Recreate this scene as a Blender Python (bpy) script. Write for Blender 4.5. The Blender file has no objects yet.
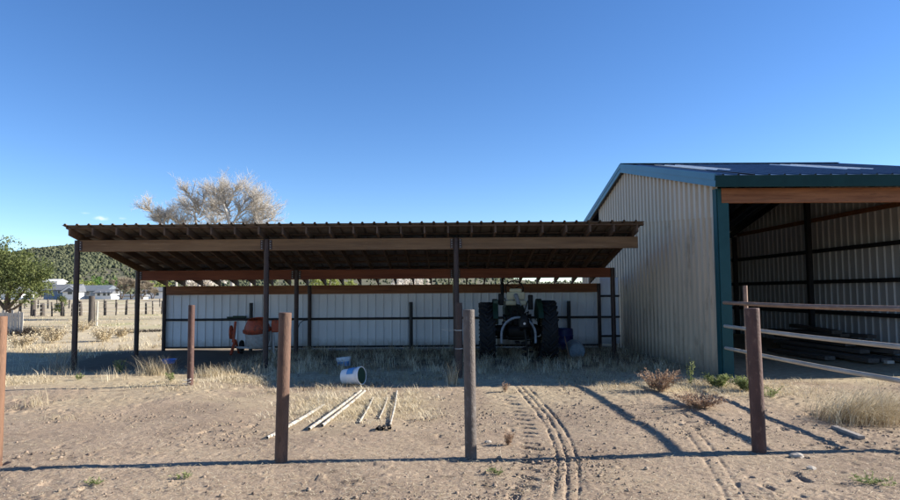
import bpy, bmesh, math, random
import numpy as np
from mathutils import Vector, Matrix

sc = bpy.context.scene
COL = sc.collection
R = math.radians
random.seed(7)
rng = np.random.default_rng(11)

# ------------------------------------------------------------------ camera
CAM_H, PITCH, ROLL = 1.7, R(3.7), R(0.4)
cam = bpy.data.cameras.new('camera')
cam.sensor_width = 36.0
cam.lens = 26.0
cam.clip_start = 0.05
cam.clip_end = 9000
camo = bpy.data.objects.new('camera', cam)
COL.objects.link(camo)
camo.matrix_world = (Matrix.Translation((0, 0, CAM_H)) @ Matrix.Rotation(R(90) + PITCH, 4, 'X')
                     @ Matrix.Rotation(-ROLL, 4, 'Z'))
sc.camera = camo

# ------------------------------------------------------------------ light
SUN_EL, SUN_AZ = R(25.0), R(5.0)          # azimuth measured from +X towards +Y
sd = Vector((math.cos(SUN_EL) * math.cos(SUN_AZ), math.cos(SUN_EL) * math.sin(SUN_AZ), math.sin(SUN_EL)))
WISPS = ((-.472, .876, .1030, .013, .0040, .8), (-.449, .887, .1040, .006, .0022, .35), (-.585, .806, .088, .008, .003, .4), (-.489, .867, .109, .008, .002, .2))
w = bpy.data.worlds.new('World')
sc.world = w
w.use_nodes = True
wn, wl = w.node_tree.nodes, w.node_tree.links
wn.clear()
w_out = wn.new('ShaderNodeOutputWorld')
w_bg = wn.new('ShaderNodeBackground')
sky = wn.new('ShaderNodeTexSky')
sky.sky_type = 'NISHITA'
sky.sun_disc = False
sky.sun_elevation = SUN_EL
sky.sun_rotation = math.atan2(sd.x, sd.y)
sky.altitude = 2200
sky.air_density = 1.0
sky.dust_density = 0.1
sky.ozone_density = 2.6
w_bg.inputs['Strength'].default_value = 0.088
w_hsv = wn.new('ShaderNodeHueSaturation')
w_hsv.inputs['Saturation'].default_value = 1.2
w_hsv.inputs['Hue'].default_value = 0.507
wl.new(sky.outputs[0], w_hsv.inputs['Color'])
# a few wisps of cloud low over the hill
w_tc = wn.new('ShaderNodeTexCoord')
w_fac = None
for wx, wy, wz, sa, se, amt in WISPS:
    sub = wn.new('ShaderNodeVectorMath'); sub.operation = 'SUBTRACT'
    wl.new(w_tc.outputs['Generated'], sub.inputs[0]); sub.inputs[1].default_value = (wx, wy, wz)
    scl = wn.new('ShaderNodeVectorMath'); scl.operation = 'MULTIPLY'
    wl.new(sub.outputs[0], scl.inputs[0]); scl.inputs[1].default_value = (1 / sa, 1 / sa, 1 / se)
    ln = wn.new('ShaderNodeVectorMath'); ln.operation = 'LENGTH'
    wl.new(scl.outputs[0], ln.inputs[0])
    mr = wn.new('ShaderNodeMapRange'); mr.interpolation_type = 'SMOOTHSTEP'
    mr.inputs['From Min'].default_value = 1.0; mr.inputs['From Max'].default_value = 0.1
    mr.inputs['To Max'].default_value = amt
    wl.new(ln.outputs['Value'], mr.inputs['Value'])
    if w_fac is None:
        w_fac = mr.outputs[0]
    else:
        ad = wn.new('ShaderNodeMath'); ad.operation = 'MAXIMUM'
        wl.new(w_fac, ad.inputs[0]); wl.new(mr.outputs[0], ad.inputs[1])
        w_fac = ad.outputs[0]
w_nz = wn.new('ShaderNodeTexNoise')
w_nz.inputs['Scale'].default_value = 90; w_nz.inputs['Detail'].default_value = 5
wl.new(w_tc.outputs['Generated'], w_nz.inputs['Vector'])
w_m = wn.new('ShaderNodeMath'); w_m.operation = 'MULTIPLY'
w_r = wn.new('ShaderNodeMapRange'); w_r.inputs['From Min'].default_value = .3; w_r.inputs['From Max'].default_value = .6
wl.new(w_nz.outputs['Fac'], w_r.inputs['Value'])
wl.new(w_fac, w_m.inputs[0]); wl.new(w_r.outputs[0], w_m.inputs[1])
w_mix = wn.new('ShaderNodeMix'); w_mix.data_type = 'RGBA'
wl.new(w_m.outputs[0], w_mix.inputs[0]); wl.new(w_hsv.outputs[0], w_mix.inputs[6])
w_mix.inputs[7].default_value = (6.2, 6.6, 7.2, 1)
wl.new(w_mix.outputs[2], w_bg.inputs['Color'])
wl.new(w_bg.outputs[0], w_out.inputs[0])

sun = bpy.data.lights.new('sun', 'SUN')
sun.energy = 5.0
sun.angle = R(0.53)
sun.color = (1.0, 0.94, 0.84)
suno = bpy.data.objects.new('sun', sun)
COL.objects.link(suno)
suno.rotation_euler = sd.to_track_quat('Z', 'Y').to_euler()
suno.location = (30, 5, 20)

sc.view_settings.view_transform = 'Standard'
sc.view_settings.look = 'None'
sc.view_settings.gamma = 1
sc.view_settings.use_curve_mapping = False
sc.view_settings.exposure = 1.2


# ------------------------------------------------------------------ helpers
def ray(px, py):
    u, v = (px - 450) / 650.0, (250 - py) / 650.0
    u, v = u * math.cos(ROLL) + v * math.sin(ROLL), -u * math.sin(ROLL) + v * math.cos(ROLL)
    return (u, math.cos(PITCH) - v * math.sin(PITCH), math.sin(PITCH) + v * math.cos(PITCH))


def gp(px, py):
    d = ray(px, py)
    t = CAM_H / -d[2]
    return (d[0] * t, d[1] * t)


def at(px, py, Y):
    d = ray(px, py)
    return Vector((d[0] * Y / d[1], Y, d[2] * Y / d[1] + CAM_H))


def hash2(ix, iy, seed):
    n = (ix.astype(np.int64) * 374761393 + iy.astype(np.int64) * 668265263 + seed * 1442695041) & 0x7fffffff
    n = ((n ^ (n >> 13)) * 1274126177) & 0x7fffffff
    n = (n ^ (n >> 16)) & 0xffff
    return n / 65535.0


def vnoise(x, y, seed=0):
    ix, iy = np.floor(x), np.floor(y)
    fx, fy = x - ix, y - iy
    fx = fx * fx * (3 - 2 * fx)
    fy = fy * fy * (3 - 2 * fy)
    a, b = hash2(ix, iy, seed), hash2(ix + 1, iy, seed)
    c, d = hash2(ix, iy + 1, seed), hash2(ix + 1, iy + 1, seed)
    return (a * (1 - fx) + b * fx) * (1 - fy) + (c * (1 - fx) + d * fx) * fy - 0.5


def fbm(x, y, octs, seed=0):
    r = 0
    a = 1.0
    for o in range(octs):
        r = r + a * vnoise(x * 2 ** o + 17.3 * o, y * 2 ** o + 5.1 * o, seed + o)
        a *= 0.5
    return r


def sstep(a, b, x):
    t = np.clip((x - a) / (b - a), 0, 1)
    return t * t * (3 - 2 * t)


def gz_base(x, y):
    x = np.asarray(x, float)
    y = np.asarray(y, float)
    r = np.sqrt(x * x + y * y)
    near = 1 - sstep(25, 60, r)
    z = 0.07 * vnoise(x / 3.1 + 3, y / 3.1, 5) * near + 0.035 * vnoise(x / 1.1, y / 1.1, 6) * near
    # grassy rise against the shed and barn floor stays nearly level
    z = z + 0.5 * sstep(70, 260, y) + 0.25 * vnoise(x / 23, y / 23, 7) * sstep(25, 60, r)
    return z


def gz(x, y):
    return float(gz_base(np.array([x]), np.array([y]))[0])


class MB:
    def __init__(self):
        self.v, self.f = [], []

    def add(self, vs, fs):
        n = len(self.v)
        self.v += [tuple(p) for p in vs]
        self.f += [tuple(n + i for i in f) for f in fs]
        return self

    def box(self, c, s, rot=None):
        hx, hy, hz_ = s[0] / 2, s[1] / 2, s[2] / 2
        vs = [Vector((x * hx, y * hy, z * hz_)) for x in (-1, 1) for y in (-1, 1) for z in (-1, 1)]
        if rot is not None:
            vs = [rot @ v for v in vs]
        c = Vector(c)
        return self.add([v + c for v in vs],
                        [(0, 1, 3, 2), (4, 6, 7, 5), (0, 4, 5, 1), (2, 3, 7, 6), (0, 2, 6, 4), (1, 5, 7, 3)])

    def bar(self, p0, p1, wdt, hgt, up=(0, 0, 1)):
        p0, p1 = Vector(p0), Vector(p1)
        d = (p1 - p0)
        L = d.length
        d.normalize()
        u = Vector(up)
        s = d.cross(u)
        if s.length < 1e-4:
            s = d.cross(Vector((1, 0, 0)))
        s.normalize()
        u = s.cross(d)
        rot = Matrix((s, d, u)).transposed()
        return self.box((p0 + p1) / 2, (wdt, L, hgt), rot)

    def tube(self, pts, rad, n=10, caps=True):
        pts = [Vector(p) for p in pts]
        if not hasattr(rad, '__len__'):
            rad = [rad] * len(pts)
        vs, fs = [], []
        s = None
        for i, p in enumerate(pts):
            d = (pts[min(i + 1, len(pts) - 1)] - pts[max(i - 1, 0)])
            if d.length < 1e-9:
                d = Vector((0, 0, 1))
            d.normalize()
            if s is None:
                s = d.cross(Vector((0, 0, 1)))
                if s.length < 1e-3:
                    s = d.cross(Vector((1, 0, 0)))
            else:
                s = s - d * s.dot(d)
                if s.length < 1e-4:
                    s = d.cross(Vector((0.3, 1, 0.2)))
            s = s.normalized()
            t = d.cross(s)
            for k in range(n):
                a = 2 * math.pi * k / n
                vs.append(p + (s * math.cos(a) + t * math.sin(a)) * rad[i])
        for i in range(len(pts) - 1):
            for k in range(n):
                fs.append((i * n + k, i * n + (k + 1) % n, (i + 1) * n + (k + 1) % n, (i + 1) * n + k))
        if caps:
            fs.append(tuple(range(n - 1, -1, -1)))
            m = (len(pts) - 1) * n
            fs.append(tuple(m + k for k in range(n)))
        return self.add(vs, fs)

    def lathe(self, prof, n=32, axis='Z', c=(0, 0, 0), rot=None, close=False):
        """prof: (radius, height) pairs turned about an axis"""
        vs, fs = [], []
        for (r, h) in prof:
            for k in range(n):
                a = 2 * math.pi * k / n
                p = (r * math.cos(a), r * math.sin(a), h)
                if axis == 'X':
                    p = (p[2], p[0], p[1])
                elif axis == 'Y':
                    p = (p[0], p[2], p[1])
                p = Vector(p)
                if rot is not None:
                    p = rot @ p
                vs.append(p + Vector(c))
        m = len(prof)
        for i in range(m if close else m - 1):
            j = (i + 1) % m
            for k in range(n):
                fs.append((i * n + k, i * n + (k + 1) % n, j * n + (k + 1) % n, j * n + k))
        if not close:
            if prof[0][0] > 1e-4:
                fs.append(tuple(range(n - 1, -1, -1)))
            if prof[-1][0] > 1e-4:
                fs.append(tuple((m - 1) * n + k for k in range(n)))
        return self.add(vs, fs)

    def build(self, name, m, parent=None, smooth=False, bevel=0.0):
        me = bpy.data.meshes.new(name)
        me.from_pydata(self.v, [], self.f)
        me.update()
        bm = bmesh.new()
        bm.from_mesh(me)
        bmesh.ops.recalc_face_normals(bm, faces=bm.faces)
        bm.to_mesh(me)
        bm.free()
        o = bpy.data.objects.new(name, me)
        COL.objects.link(o)
        me.materials.append(m)
        if smooth:
            me.polygons.foreach_set('use_smooth', [True] * len(me.polygons))
            try:
                me.set_sharp_from_angle(angle=R(40))
            except Exception:
                pass
        if bevel:
            b = o.modifiers.new('bevel', 'BEVEL')
            b.width = bevel
            b.segments = 2
            b.limit_method = 'ANGLE'
        if parent is not None:
            o.parent = parent
        return o


def np_mesh(name, verts, faces_flat, nper, m, tint=None, parent=None, smooth=False):
    """fast mesh from numpy: faces_flat (nf*nper) indices"""
    me = bpy.data.meshes.new(name)
    nf = len(faces_flat) // nper
    me.vertices.add(len(verts))
    me.vertices.foreach_set('co', np.asarray(verts, np.float32).ravel())
    me.loops.add(len(faces_flat))
    me.loops.foreach_set('vertex_index', np.asarray(faces_flat, np.int32))
    me.polygons.add(nf)
    me.polygons.foreach_set('loop_start', np.arange(nf, dtype=np.int32) * nper)
    me.polygons.foreach_set('loop_total', np.full(nf, nper, np.int32))
    if smooth:
        me.polygons.foreach_set('use_smooth', np.ones(nf, bool))
    me.update(calc_edges=True)
    if tint is not None:
        at_ = me.attributes.new('tint', 'FLOAT', 'POINT')
        at_.data.foreach_set('value', np.asarray(tint, np.float32))
    me.materials.append(m)
    o = bpy.data.objects.new(name, me)
    COL.objects.link(o)
    if parent is not None:
        o.parent = parent
    return o


def tag(o, label=None, cat=None, group=None, kind=None):
    if label:
        o['label'] = label
    if cat:
        o['category'] = cat
    if group:
        o['group'] = group
    if kind:
        o['kind'] = kind
    return o


def thing(name, label, cat, loc=(0, 0, 0), rz=0.0, group=None):
    o = bpy.data.objects.new(name, None)
    o.empty_display_size = 0.2
    COL.objects.link(o)
    o.location = loc
    o.rotation_euler = (0, 0, rz)
    return tag(o, label, cat, group)


# ------------------------------------------------------------------ materials
def pmat(name, c1, c2, scale=4.0, rough=0.8, bump=0.0, bscale=60.0, metal=0.0, stretch=(1, 1, 1), c3=None, spot=0.62,
         spec=0.5, detail=6):
    m = bpy.data.materials.new(name)
    m.use_nodes = True
    n, l = m.node_tree.nodes, m.node_tree.links
    b = n['Principled BSDF']
    b.inputs['Roughness'].default_value = rough
    b.inputs['Metallic'].default_value = metal
    b.inputs['Specular IOR Level'].default_value = spec
    tc = n.new('ShaderNodeTexCoord')
    mp = n.new('ShaderNodeMapping')
    mp.inputs['Scale'].default_value = stretch
    l.new(tc.outputs['Object'], mp.inputs['Vector'])
    nz = n.new('ShaderNodeTexNoise')
    nz.inputs['Scale'].default_value = scale
    nz.inputs['Detail'].default_value = detail
    nz.inputs['Roughness'].default_value = 0.65
    l.new(mp.outputs[0], nz.inputs['Vector'])
    cr = n.new('ShaderNodeValToRGB')
    cr.color_ramp.elements[0].position = 0.32
    cr.color_ramp.elements[1].position = 0.68
    cr.color_ramp.elements[0].color = (*c1, 1)
    cr.color_ramp.elements[1].color = (*c2, 1)
    l.new(nz.outputs['Fac'], cr.inputs[0])
    col = cr.outputs[0]
    if c3 is not None:
        nz2 = n.new('ShaderNodeTexNoise')
        nz2.inputs['Scale'].default_value = scale * 2.7
        nz2.inputs['Detail'].default_value = 8
        nz2.inputs['Roughness'].default_value = 0.7
        l.new(mp.outputs[0], nz2.inputs['Vector'])
        r2 = n.new('ShaderNodeValToRGB')
        r2.color_ramp.elements[0].position = spot - 0.06
        r2.color_ramp.elements[1].position = spot + 0.06
        l.new(nz2.outputs['Fac'], r2.inputs[0])
        mx = n.new('ShaderNodeMix')
        mx.data_type = 'RGBA'
        l.new(r2.outputs[0], mx.inputs[0])
        l.new(col, mx.inputs[6])
        mx.inputs[7].default_value = (*c3, 1)
        col = mx.outputs[2]
    l.new(col, b.inputs['Base Color'])
    if bump:
        nb = n.new('ShaderNodeTexNoise')
        nb.inputs['Scale'].default_value = bscale
        nb.inputs['Detail'].default_value = 5
        l.new(mp.outputs[0], nb.inputs['Vector'])
        bp = n.new('ShaderNodeBump')
        bp.inputs['Strength'].default_value = bump
        bp.inputs['Distance'].default_value = 0.01
        l.new(nb.outputs['Fac'], bp.inputs['Height'])
        l.new(bp.outputs[0], b.inputs['Normal'])
    return m


def tint_mat(name, stops, rough=0.8, transl=0.0):
    """colour chosen per blade, leaf or bush from the 'tint' attribute"""
    m = bpy.data.materials.new(name)
    m.use_nodes = True
    n, l = m.node_tree.nodes, m.node_tree.links
    b = n['Principled BSDF']
    b.inputs['Roughness'].default_value = rough
    b.inputs['Specular IOR Level'].default_value = 0.2
    a = n.new('ShaderNodeAttribute')
    a.attribute_name = 'tint'
    cr = n.new('ShaderNodeValToRGB')
    e = cr.color_ramp.elements
    e[0].position, e[0].color = stops[0][0], (*stops[0][1], 1)
    e[1].position, e[1].color = stops[-1][0], (*stops[-1][1], 1)
    for p, c in stops[1:-1]:
        k = e.new(p)
        k.color = (*c, 1)
    l.new(a.outputs['Fac'], cr.inputs[0])
    l.new(cr.outputs[0], b.inputs['Base Color'])
    if transl:
        out = n['Material Output']
        t = n.new('ShaderNodeBsdfTranslucent')
        l.new(cr.outputs[0], t.inputs['Color'])
        mx = n.new('ShaderNodeMixShader')
        mx.inputs[0].default_value = transl
        l.new(b.outputs[0], mx.inputs[1])
        l.new(t.outputs[0], mx.inputs[2])
        l.new(mx.outputs[0], out.inputs['Surface'])
    return m


M = {}
M['wood'] = pmat('weathered_wood', (.125, .066, .031), (.25, .145, .070), 3, .85, .6, 40, stretch=(.25, 4, 4), c3=(.30, .20, .115), spot=.64)
M['wood_red'] = pmat('red_stained_wood', (.125, .030, .012), (.22, .066, .028), 3, .8, .4, 40, stretch=(.25, 3, 3), c3=(.08, .026, .013), spot=.64)
M['wood_warm'] = pmat('warm_brown_wood', (.17, .062, .024), (.31, .13, .055), 3, .8, .4, 40, stretch=(.3, 4, 4), c3=(.11, .042, .02), spot=.62)
M['wood_dark'] = pmat('dark_rafter_wood', (.075, .045, .028), (.15, .095, .06), 3, .85, .4, 40, stretch=(3, .3, 3))
M['pipe_dark'] = pmat('dark_brown_pipe', (.030, .017, .013), (.062, .034, .026), 7, .6, .3, 90, c3=(.09, .05, .035), spot=.64)
M['pipe_black'] = pmat('black_steel', (.012, .012, .014), (.03, .028, .028), 6, .55, .2, 90)
M['steel'] = pmat('bolt_steel', (.35, .35, .35), (.5, .5, .5), 30, .4, metal=.8)
M['white_panel'] = pmat('white_painted_panel', (.70, .71, .72), (.80, .81, .82), 1.4, .45, .12, 20, stretch=(1.5, 1, .35), c3=(.56, .55, .53), spot=.68)
M['tan_panel'] = pmat('tan_painted_panel', (.49, .395, .285), (.555, .45, .335), 1.2, .5, .06, 20, stretch=(1.5, 1.5, .3), c3=(.42, .335, .24), spot=.66)
M['tan_lower'] = pmat('lower_tan_panel', (.48, .375, .26), (.55, .435, .31), 1.2, .55, .06, 20, stretch=(1.5, 1.5, .3), c3=(.33, .255, .175), spot=.6)
M['grey_panel'] = pmat('bare_galvanised_panel', (.50, .49, .475), (.62, .61, .595), 1.1, .45, .1, 20, stretch=(1.5, 1.5, .3), c3=(.3, .29, .28), spot=.7)
M['shed_roof'] = pmat('weathered_roof_sheet', (.13, .105, .085), (.23, .19, .155), 2.2, .6, .1, 30, c3=(.12, .07, .045), spot=.62)
M['teal'] = pmat('teal_painted_trim', (.007, .052, .058), (.012, .070, .078), 2.5, .55, .04, 20, c3=(.018, .055, .06), spot=.7, spec=.25)
M['green_trim_shaded'] = pmat('shaded_green_fascia', (.004, .030, .030), (.007, .042, .042), 2.5, .6, .04, 20, spec=.2)  # same trim paint, darkened to carry the shade on the front
M['rake_sky_lit'] = pmat('sky_lit_green_trim', (.025, .14, .22), (.035, .17, .26), 2.5, .4, .04, 20)  # same trim paint with the sky's reflection put into its colour
M['barn_roof'] = pmat('dark_blue_roof_sheet', (.03, .045, .08), (.05, .07, .12), 1.5, .3, .04, 20)
M['skylight'] = pmat('translucent_skylight_sheet', (.72, .74, .72), (.8, .82, .8), 2, .4)
M['rust_brown'] = pmat('brown_rusty_pipe', (0.0881, 0.0456, 0.0285), (0.1503, 0.0829, 0.0544), 5, .75, .6, 70, stretch=(2, 2, .5), c3=(0.0544, 0.0285, 0.0207), spot=.6)
M['rust_red'] = pmat('dark_red_rusty_pipe', (.050, .023, .018), (.098, .046, .035), 6, .72, .6, 70, stretch=(1, 1, .5), c3=(.15, .085, .062), spot=.62)
M['rust_grey'] = pmat('grey_brown_pipe', (0.0672, 0.0528, 0.0456), (0.1152, 0.0936, 0.0816), 6, .7, .7, 70, stretch=(1, 1, .7), c3=(0.1632, 0.1440, 0.1296), spot=.6)
M['rust_orange'] = pmat('orange_brown_pipe', (.125, .062, .034), (.20, .105, .060), 5, .75, .5, 70, stretch=(2, 2, .4), c3=(.085, .043, .028), spot=.6)
M['pale_pipe'] = pmat('pale_grey_rail', (0.3240, 0.2790, 0.2250), (0.4680, 0.4230, 0.3600), 5, .6, .4, 60, stretch=(3, .5, 3), c3=(0.2340, 0.1620, 0.1080), spot=.64)
M['rail_brown'] = pmat('brown_rail', (.17, .10, .07), (.31, .20, .14), 5, .7, .4, 60, stretch=(3, .5, 3), c3=(.42, .33, .26), spot=.62)
M['rubber'] = pmat('tractor_tyre_rubber', (.013, .013, .014), (.030, .030, .031), 5, .85, .3, 50, c3=(.075, .065, .052), spot=.64, spec=.25)
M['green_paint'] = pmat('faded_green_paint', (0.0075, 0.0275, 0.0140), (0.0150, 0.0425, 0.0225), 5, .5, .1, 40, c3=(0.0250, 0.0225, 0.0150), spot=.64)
M['cream'] = pmat('cream_vinyl', (.50, .45, .28), (.62, .56, .37), 6, .6, .1, 30, c3=(.3, .26, .16), spot=.68)
M['grey_paint'] = pmat('grey_painted_steel', (.20, .23, .25), (.30, .33, .36), 6, .45, .1, 40, c3=(.13, .11, .095), spot=.6)
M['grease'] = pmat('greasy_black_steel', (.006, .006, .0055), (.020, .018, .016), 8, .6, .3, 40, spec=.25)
M['orange'] = pmat('orange_paint', (.36, .050, .017), (.48, .085, .026), 6, .55, .15, 40, c3=(.17, .045, .025), spot=.55)
M['cement'] = pmat('cement_crust', (.30, .29, .28), (.5, .48, .46), 9, .9, .8, 30, c3=(.45, .15, .07), spot=.62)
M['white_plastic'] = pmat('white_plastic', (.68, .69, .70), (.78, .79, .80), 8, .45, .05, 30, c3=(.5, .46, .4), spot=.7)
M['blue_print'] = pmat('blue_label_print', (.07, .25, .52), (.10, .33, .62), 9, .5, c3=(.6, .65, .7), spot=.66)
M['green_dark'] = pmat('dark_green_plastic', (.008, .03, .018), (.02, .055, .03), 9, .5)
M['blue_plastic'] = pmat('dark_blue_plastic', (.012, .018, .10), (.02, .03, .15), 5, .45)
M['bright_blue'] = pmat('bright_blue_plastic', (.03, .16, .55), (.05, .22, .62), 5, .45)
M['pale_drum'] = pmat('pale_blue_grey_plastic', (.20, .26, .30), (.34, .41, .46), 8, .5, .3, 40, c3=(.12, .15, .17), spot=.62)
M['pvc'] = pmat('white_pvc', (.36, .33, .28), (.52, .50, .45), 5, .5, .05, 40, c3=(.22, .17, .12), spot=.54)
M['lumber'] = pmat('old_dark_lumber', (.075, .062, .052), (.14, .118, .10), 4, .9, .5, 40, stretch=(3, .4, 3), c3=(.2, .17, .14), spot=.66)
M['grey_board'] = pmat('weathered_grey_board', (.22, .19, .16), (.34, .30, .26), 6, .9, .5, 50)
M['picket'] = pmat('silvered_picket_wood', (.42, .37, .31), (.56, .51, .44), 3, .9, .4, 30, stretch=(5, 5, .5), c3=(.25, .21, .17), spot=.64)
M['old_post'] = pmat('dark_old_fence_wood', (.05, .042, .036), (.11, .092, .078), 5, .95, .5, 40, stretch=(3, 3, .5))
M['wire'] = pmat('pale_wire', (.42, .40, .36), (.55, .53, .5), 20, .5, metal=.3)
M['stone'] = pmat('pale_stone', (.33, .28, .23), (.45, .40, .34), 20, .9, .4, 60)
M['bark_pale'] = pmat('pale_cottonwood_bark', (.36, .325, .28), (.50, .46, .41), 3, .95, .6, 12, c3=(.22, .19, .16), spot=.62)
M['bark_dark'] = pmat('dark_bark', (.07, .05, .036), (.13, .095, .07), 5, .95, .6, 20)
M['house_blue'] = pmat('blue_grey_siding', (.20, .25, .31), (.26, .31, .37), .5, .7)
M['house_white'] = pmat('white_siding', (.68, .68, .67), (.76, .76, .75), .5, .7)
M['house_roof'] = pmat('grey_shingle_roof', (0.1320, 0.1380, 0.1500), (0.1800, 0.1860, 0.1980), .8, .9)
M['house_roof_dark'] = pmat('slate_shingle_roof', (.11, .13, .15), (.17, .19, .21), .8, .9)
M['glass'] = pmat('window_glass', (.03, .04, .05), (.05, .06, .07), 2, .15)
M['clod'] = pmat('dirt_clods', (.17, .12, .083), (.36, .27, .195), 6, .95, c3=(.085, .06, .045), spot=.54)
M['straw'] = tint_mat('dry_grass_blades', [(0, (.24, .18, .115)), (.35, (.42, .335, .205)), (.7, (.61, .515, .345)), (1, (.74, .66, .49))], .75, .25)
M['weed_red'] = tint_mat('reddish_dead_weed', [(0, (.20, .115, .07)), (.5, (.36, .235, .155)), (1, (.52, .41, .30))], .8, .2)
M['weed_green'] = tint_mat('green_weed_leaves', [(0, (.11, .14, .045)), (.5, (.20, .24, .085)), (1, (.34, .36, .17))], .7, .3)
M['juniper'] = tint_mat('juniper_foliage', [(0, (.05, .066, .026)), (.5, (.12, .145, .048)), (1, (.23, .25, .095))], .8, .35)
M['willow'] = tint_mat('spring_foliage', [(0, (.16, .19, .05)), (.5, (.25, .29, .08)), (1, (.36, .38, .13))], .8, .3)
M['leaf_green'] = tint_mat('fresh_green_foliage', [(0, (.06, .12, .03)), (.5, (.11, .20, .045)), (1, (.18, .27, .07))], .8, .3)
M['twig_pale'] = tint_mat('pale_bare_twigs', [(0, (.52, .47, .41)), (.5, (.68, .63, .56)), (1, (.80, .76, .70))], .85, .35)
M['twig_grey'] = tint_mat('grey_bare_twigs', [(0, (.20, .16, .12)), (.5, (.30, .25, .19)), (1, (.40, .34, .26))], .85, .15)
M['brush_shade_dark'] = tint_mat('dark_brush_and_shade', [(0, (.03, .025, .02)), (.5, (.06, .048, .038)), (1, (.11, .09, .07))], .9)
M['hill_bush'] = tint_mat('hillside_junipers', [(0, (.050, .058, .034)), (.5, (.075, .084, .046)), (1, (.115, .12, .066))], .9)


def splash(m, top, colour):
    """dirt thrown up by rain along the foot of a wall, ragged upper edge"""
    n, l = m.node_tree.nodes, m.node_tree.links
    b = n['Principled BSDF']
    src = b.inputs['Base Color'].links[0].from_socket
    tc = n.new('ShaderNodeTexCoord')
    sp = n.new('ShaderNodeSeparateXYZ')
    l.new(tc.outputs['Object'], sp.inputs[0])
    nz = n.new('ShaderNodeTexNoise')
    nz.inputs['Scale'].default_value = 6
    nz.inputs['Detail'].default_value = 8
    nz.inputs['Roughness'].default_value = .7
    l.new(tc.outputs['Object'], nz.inputs['Vector'])
    ma = n.new('ShaderNodeMath')
    ma.operation = 'MULTIPLY_ADD'
    l.new(nz.outputs['Fac'], ma.inputs[0])
    ma.inputs[1].default_value = -1.1 * top
    l.new(sp.outputs['Z'], ma.inputs[2])
    mr = n.new('ShaderNodeMapRange')
    mr.inputs['From Min'].default_value = top * .35
    mr.inputs['From Max'].default_value = -top * .55
    mr.inputs['To Max'].default_value = .75
    l.new(ma.outputs[0], mr.inputs['Value'])
    mx = n.new('ShaderNodeMix')
    mx.data_type = 'RGBA'
    l.new(mr.outputs[0], mx.inputs[0])
    l.new(src, mx.inputs[6])
    mx.inputs[7].default_value = (*colour, 1)
    l.new(mx.outputs[2], b.inputs['Base Color'])


splash(M['tan_lower'], .55, (.20, .15, .105))
splash(M['white_panel'], .40, (.25, .20, .15))


def ground_material():
    m = bpy.data.materials.new('dry_dirt_ground')
    m.use_nodes = True
    n, l = m.node_tree.nodes, m.node_tree.links
    b = n['Principled BSDF']
    b.inputs['Roughness'].default_value = 0.95
    b.inputs['Specular IOR Level'].default_value = 0.15
    tc = n.new('ShaderNodeTexCoord')

    def noise(scale, detail=6, rough=.65):
        z = n.new('ShaderNodeTexNoise')
        z.inputs['Scale'].default_value = scale
        z.inputs['Detail'].default_value = detail
        z.inputs['Roughness'].default_value = rough
        l.new(tc.outputs['Object'], z.inputs['Vector'])
        return z.outputs['Fac']

    def ramp(fac, p0, c0, p1, c1):
        r = n.new('ShaderNodeValToRGB')
        r.color_ramp.elements[0].position = p0
        r.color_ramp.elements[1].position = p1
        r.color_ramp.elements[0].color = (*c0, 1)
        r.color_ramp.elements[1].color = (*c1, 1)
        l.new(fac, r.inputs[0])
        return r.outputs[0]

    def mix(fac, a, bb):
        x = n.new('ShaderNodeMix')
        x.data_type = 'RGBA'
        l.new(fac, x.inputs[0])
        for s, v in ((6, a), (7, bb)):
            if isinstance(v, tuple):
                x.inputs[s].default_value = (*v, 1)
            else:
                l.new(v, x.inputs[s])
        return x.outputs[2]

    dirt = ramp(noise(.55, 10, .72), .38, (.245, .182, .130), .62, (.355, .270, .192))
    fine = ramp(noise(15, 9, .8), .53, (0, 0, 0), .64, (1, 1, 1))
    dirt = mix(fine, dirt, (.165, .12, .085))
    speck = ramp(noise(70, 4, .7), .60, (0, 0, 0), .68, (1, 1, 1))
    dirt = mix(speck, dirt, (.105, .075, .053))
    pale = ramp(noise(48, 4, .75), .585, (0, 0, 0), .70, (1, 1, 1))
    dirt = mix(pale, dirt, (.52, .44, .345))
    straw = ramp(noise(7, 8, .75), .36, (.32, .245, .155), .66, (.53, .44, .29))
    past = ramp(noise(.12, 8, .7), .35, (.38, .305, .20), .66, (.52, .44, .305))
    pgreen = ramp(noise(.07, 6, .7), .55, (0, 0, 0), .68, (1, 1, 1))
    past = mix(pgreen, past, (.30, .31, .13))
    ac = n.new('ShaderNodeAttribute')
    ac.attribute_name = 'cover'
    af = n.new('ShaderNodeAttribute')
    af.attribute_name = 'pasture'
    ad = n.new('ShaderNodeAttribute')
    ad.attribute_name = 'dung_shade'
    col = mix(ac.outputs['Fac'], dirt, straw)
    col = mix(af.outputs['Fac'], col, past)
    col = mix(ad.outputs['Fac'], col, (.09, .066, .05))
    l.new(col, b.inputs['Base Color'])
    bp = n.new('ShaderNodeBump')
    bp.inputs['Strength'].default_value = .8
    bp.inputs['Distance'].default_value = .012
    l.new(noise(55, 6, .7), bp.inputs['Height'])
    l.new(bp.outputs[0], b.inputs['Normal'])
    return m


# ------------------------------------------------------------------ ground
def polyline_dist(x, y, pts):
    best = np.full(x.shape, 9e9)
    side = np.zeros(x.shape)
    along = np.zeros(x.shape)
    acc = 0.0
    for (ax, ay), (bx, by) in zip(pts[:-1], pts[1:]):
        dx, dy = bx - ax, by - ay
        L = math.hypot(dx, dy)
        t = np.clip(((x - ax) * dx + (y - ay) * dy) / (L * L), 0, 1)
        qx, qy = x - ax - t * dx, y - ay - t * dy
        d = np.sqrt(qx * qx + qy * qy)
        s = (dx * qy - dy * qx) / L
        k = d < best
        best = np.where(k, d, best)
        side = np.where(k, s, side)
        along = np.where(k, acc + t * L, along)
        acc += L
    return best, side, along


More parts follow.
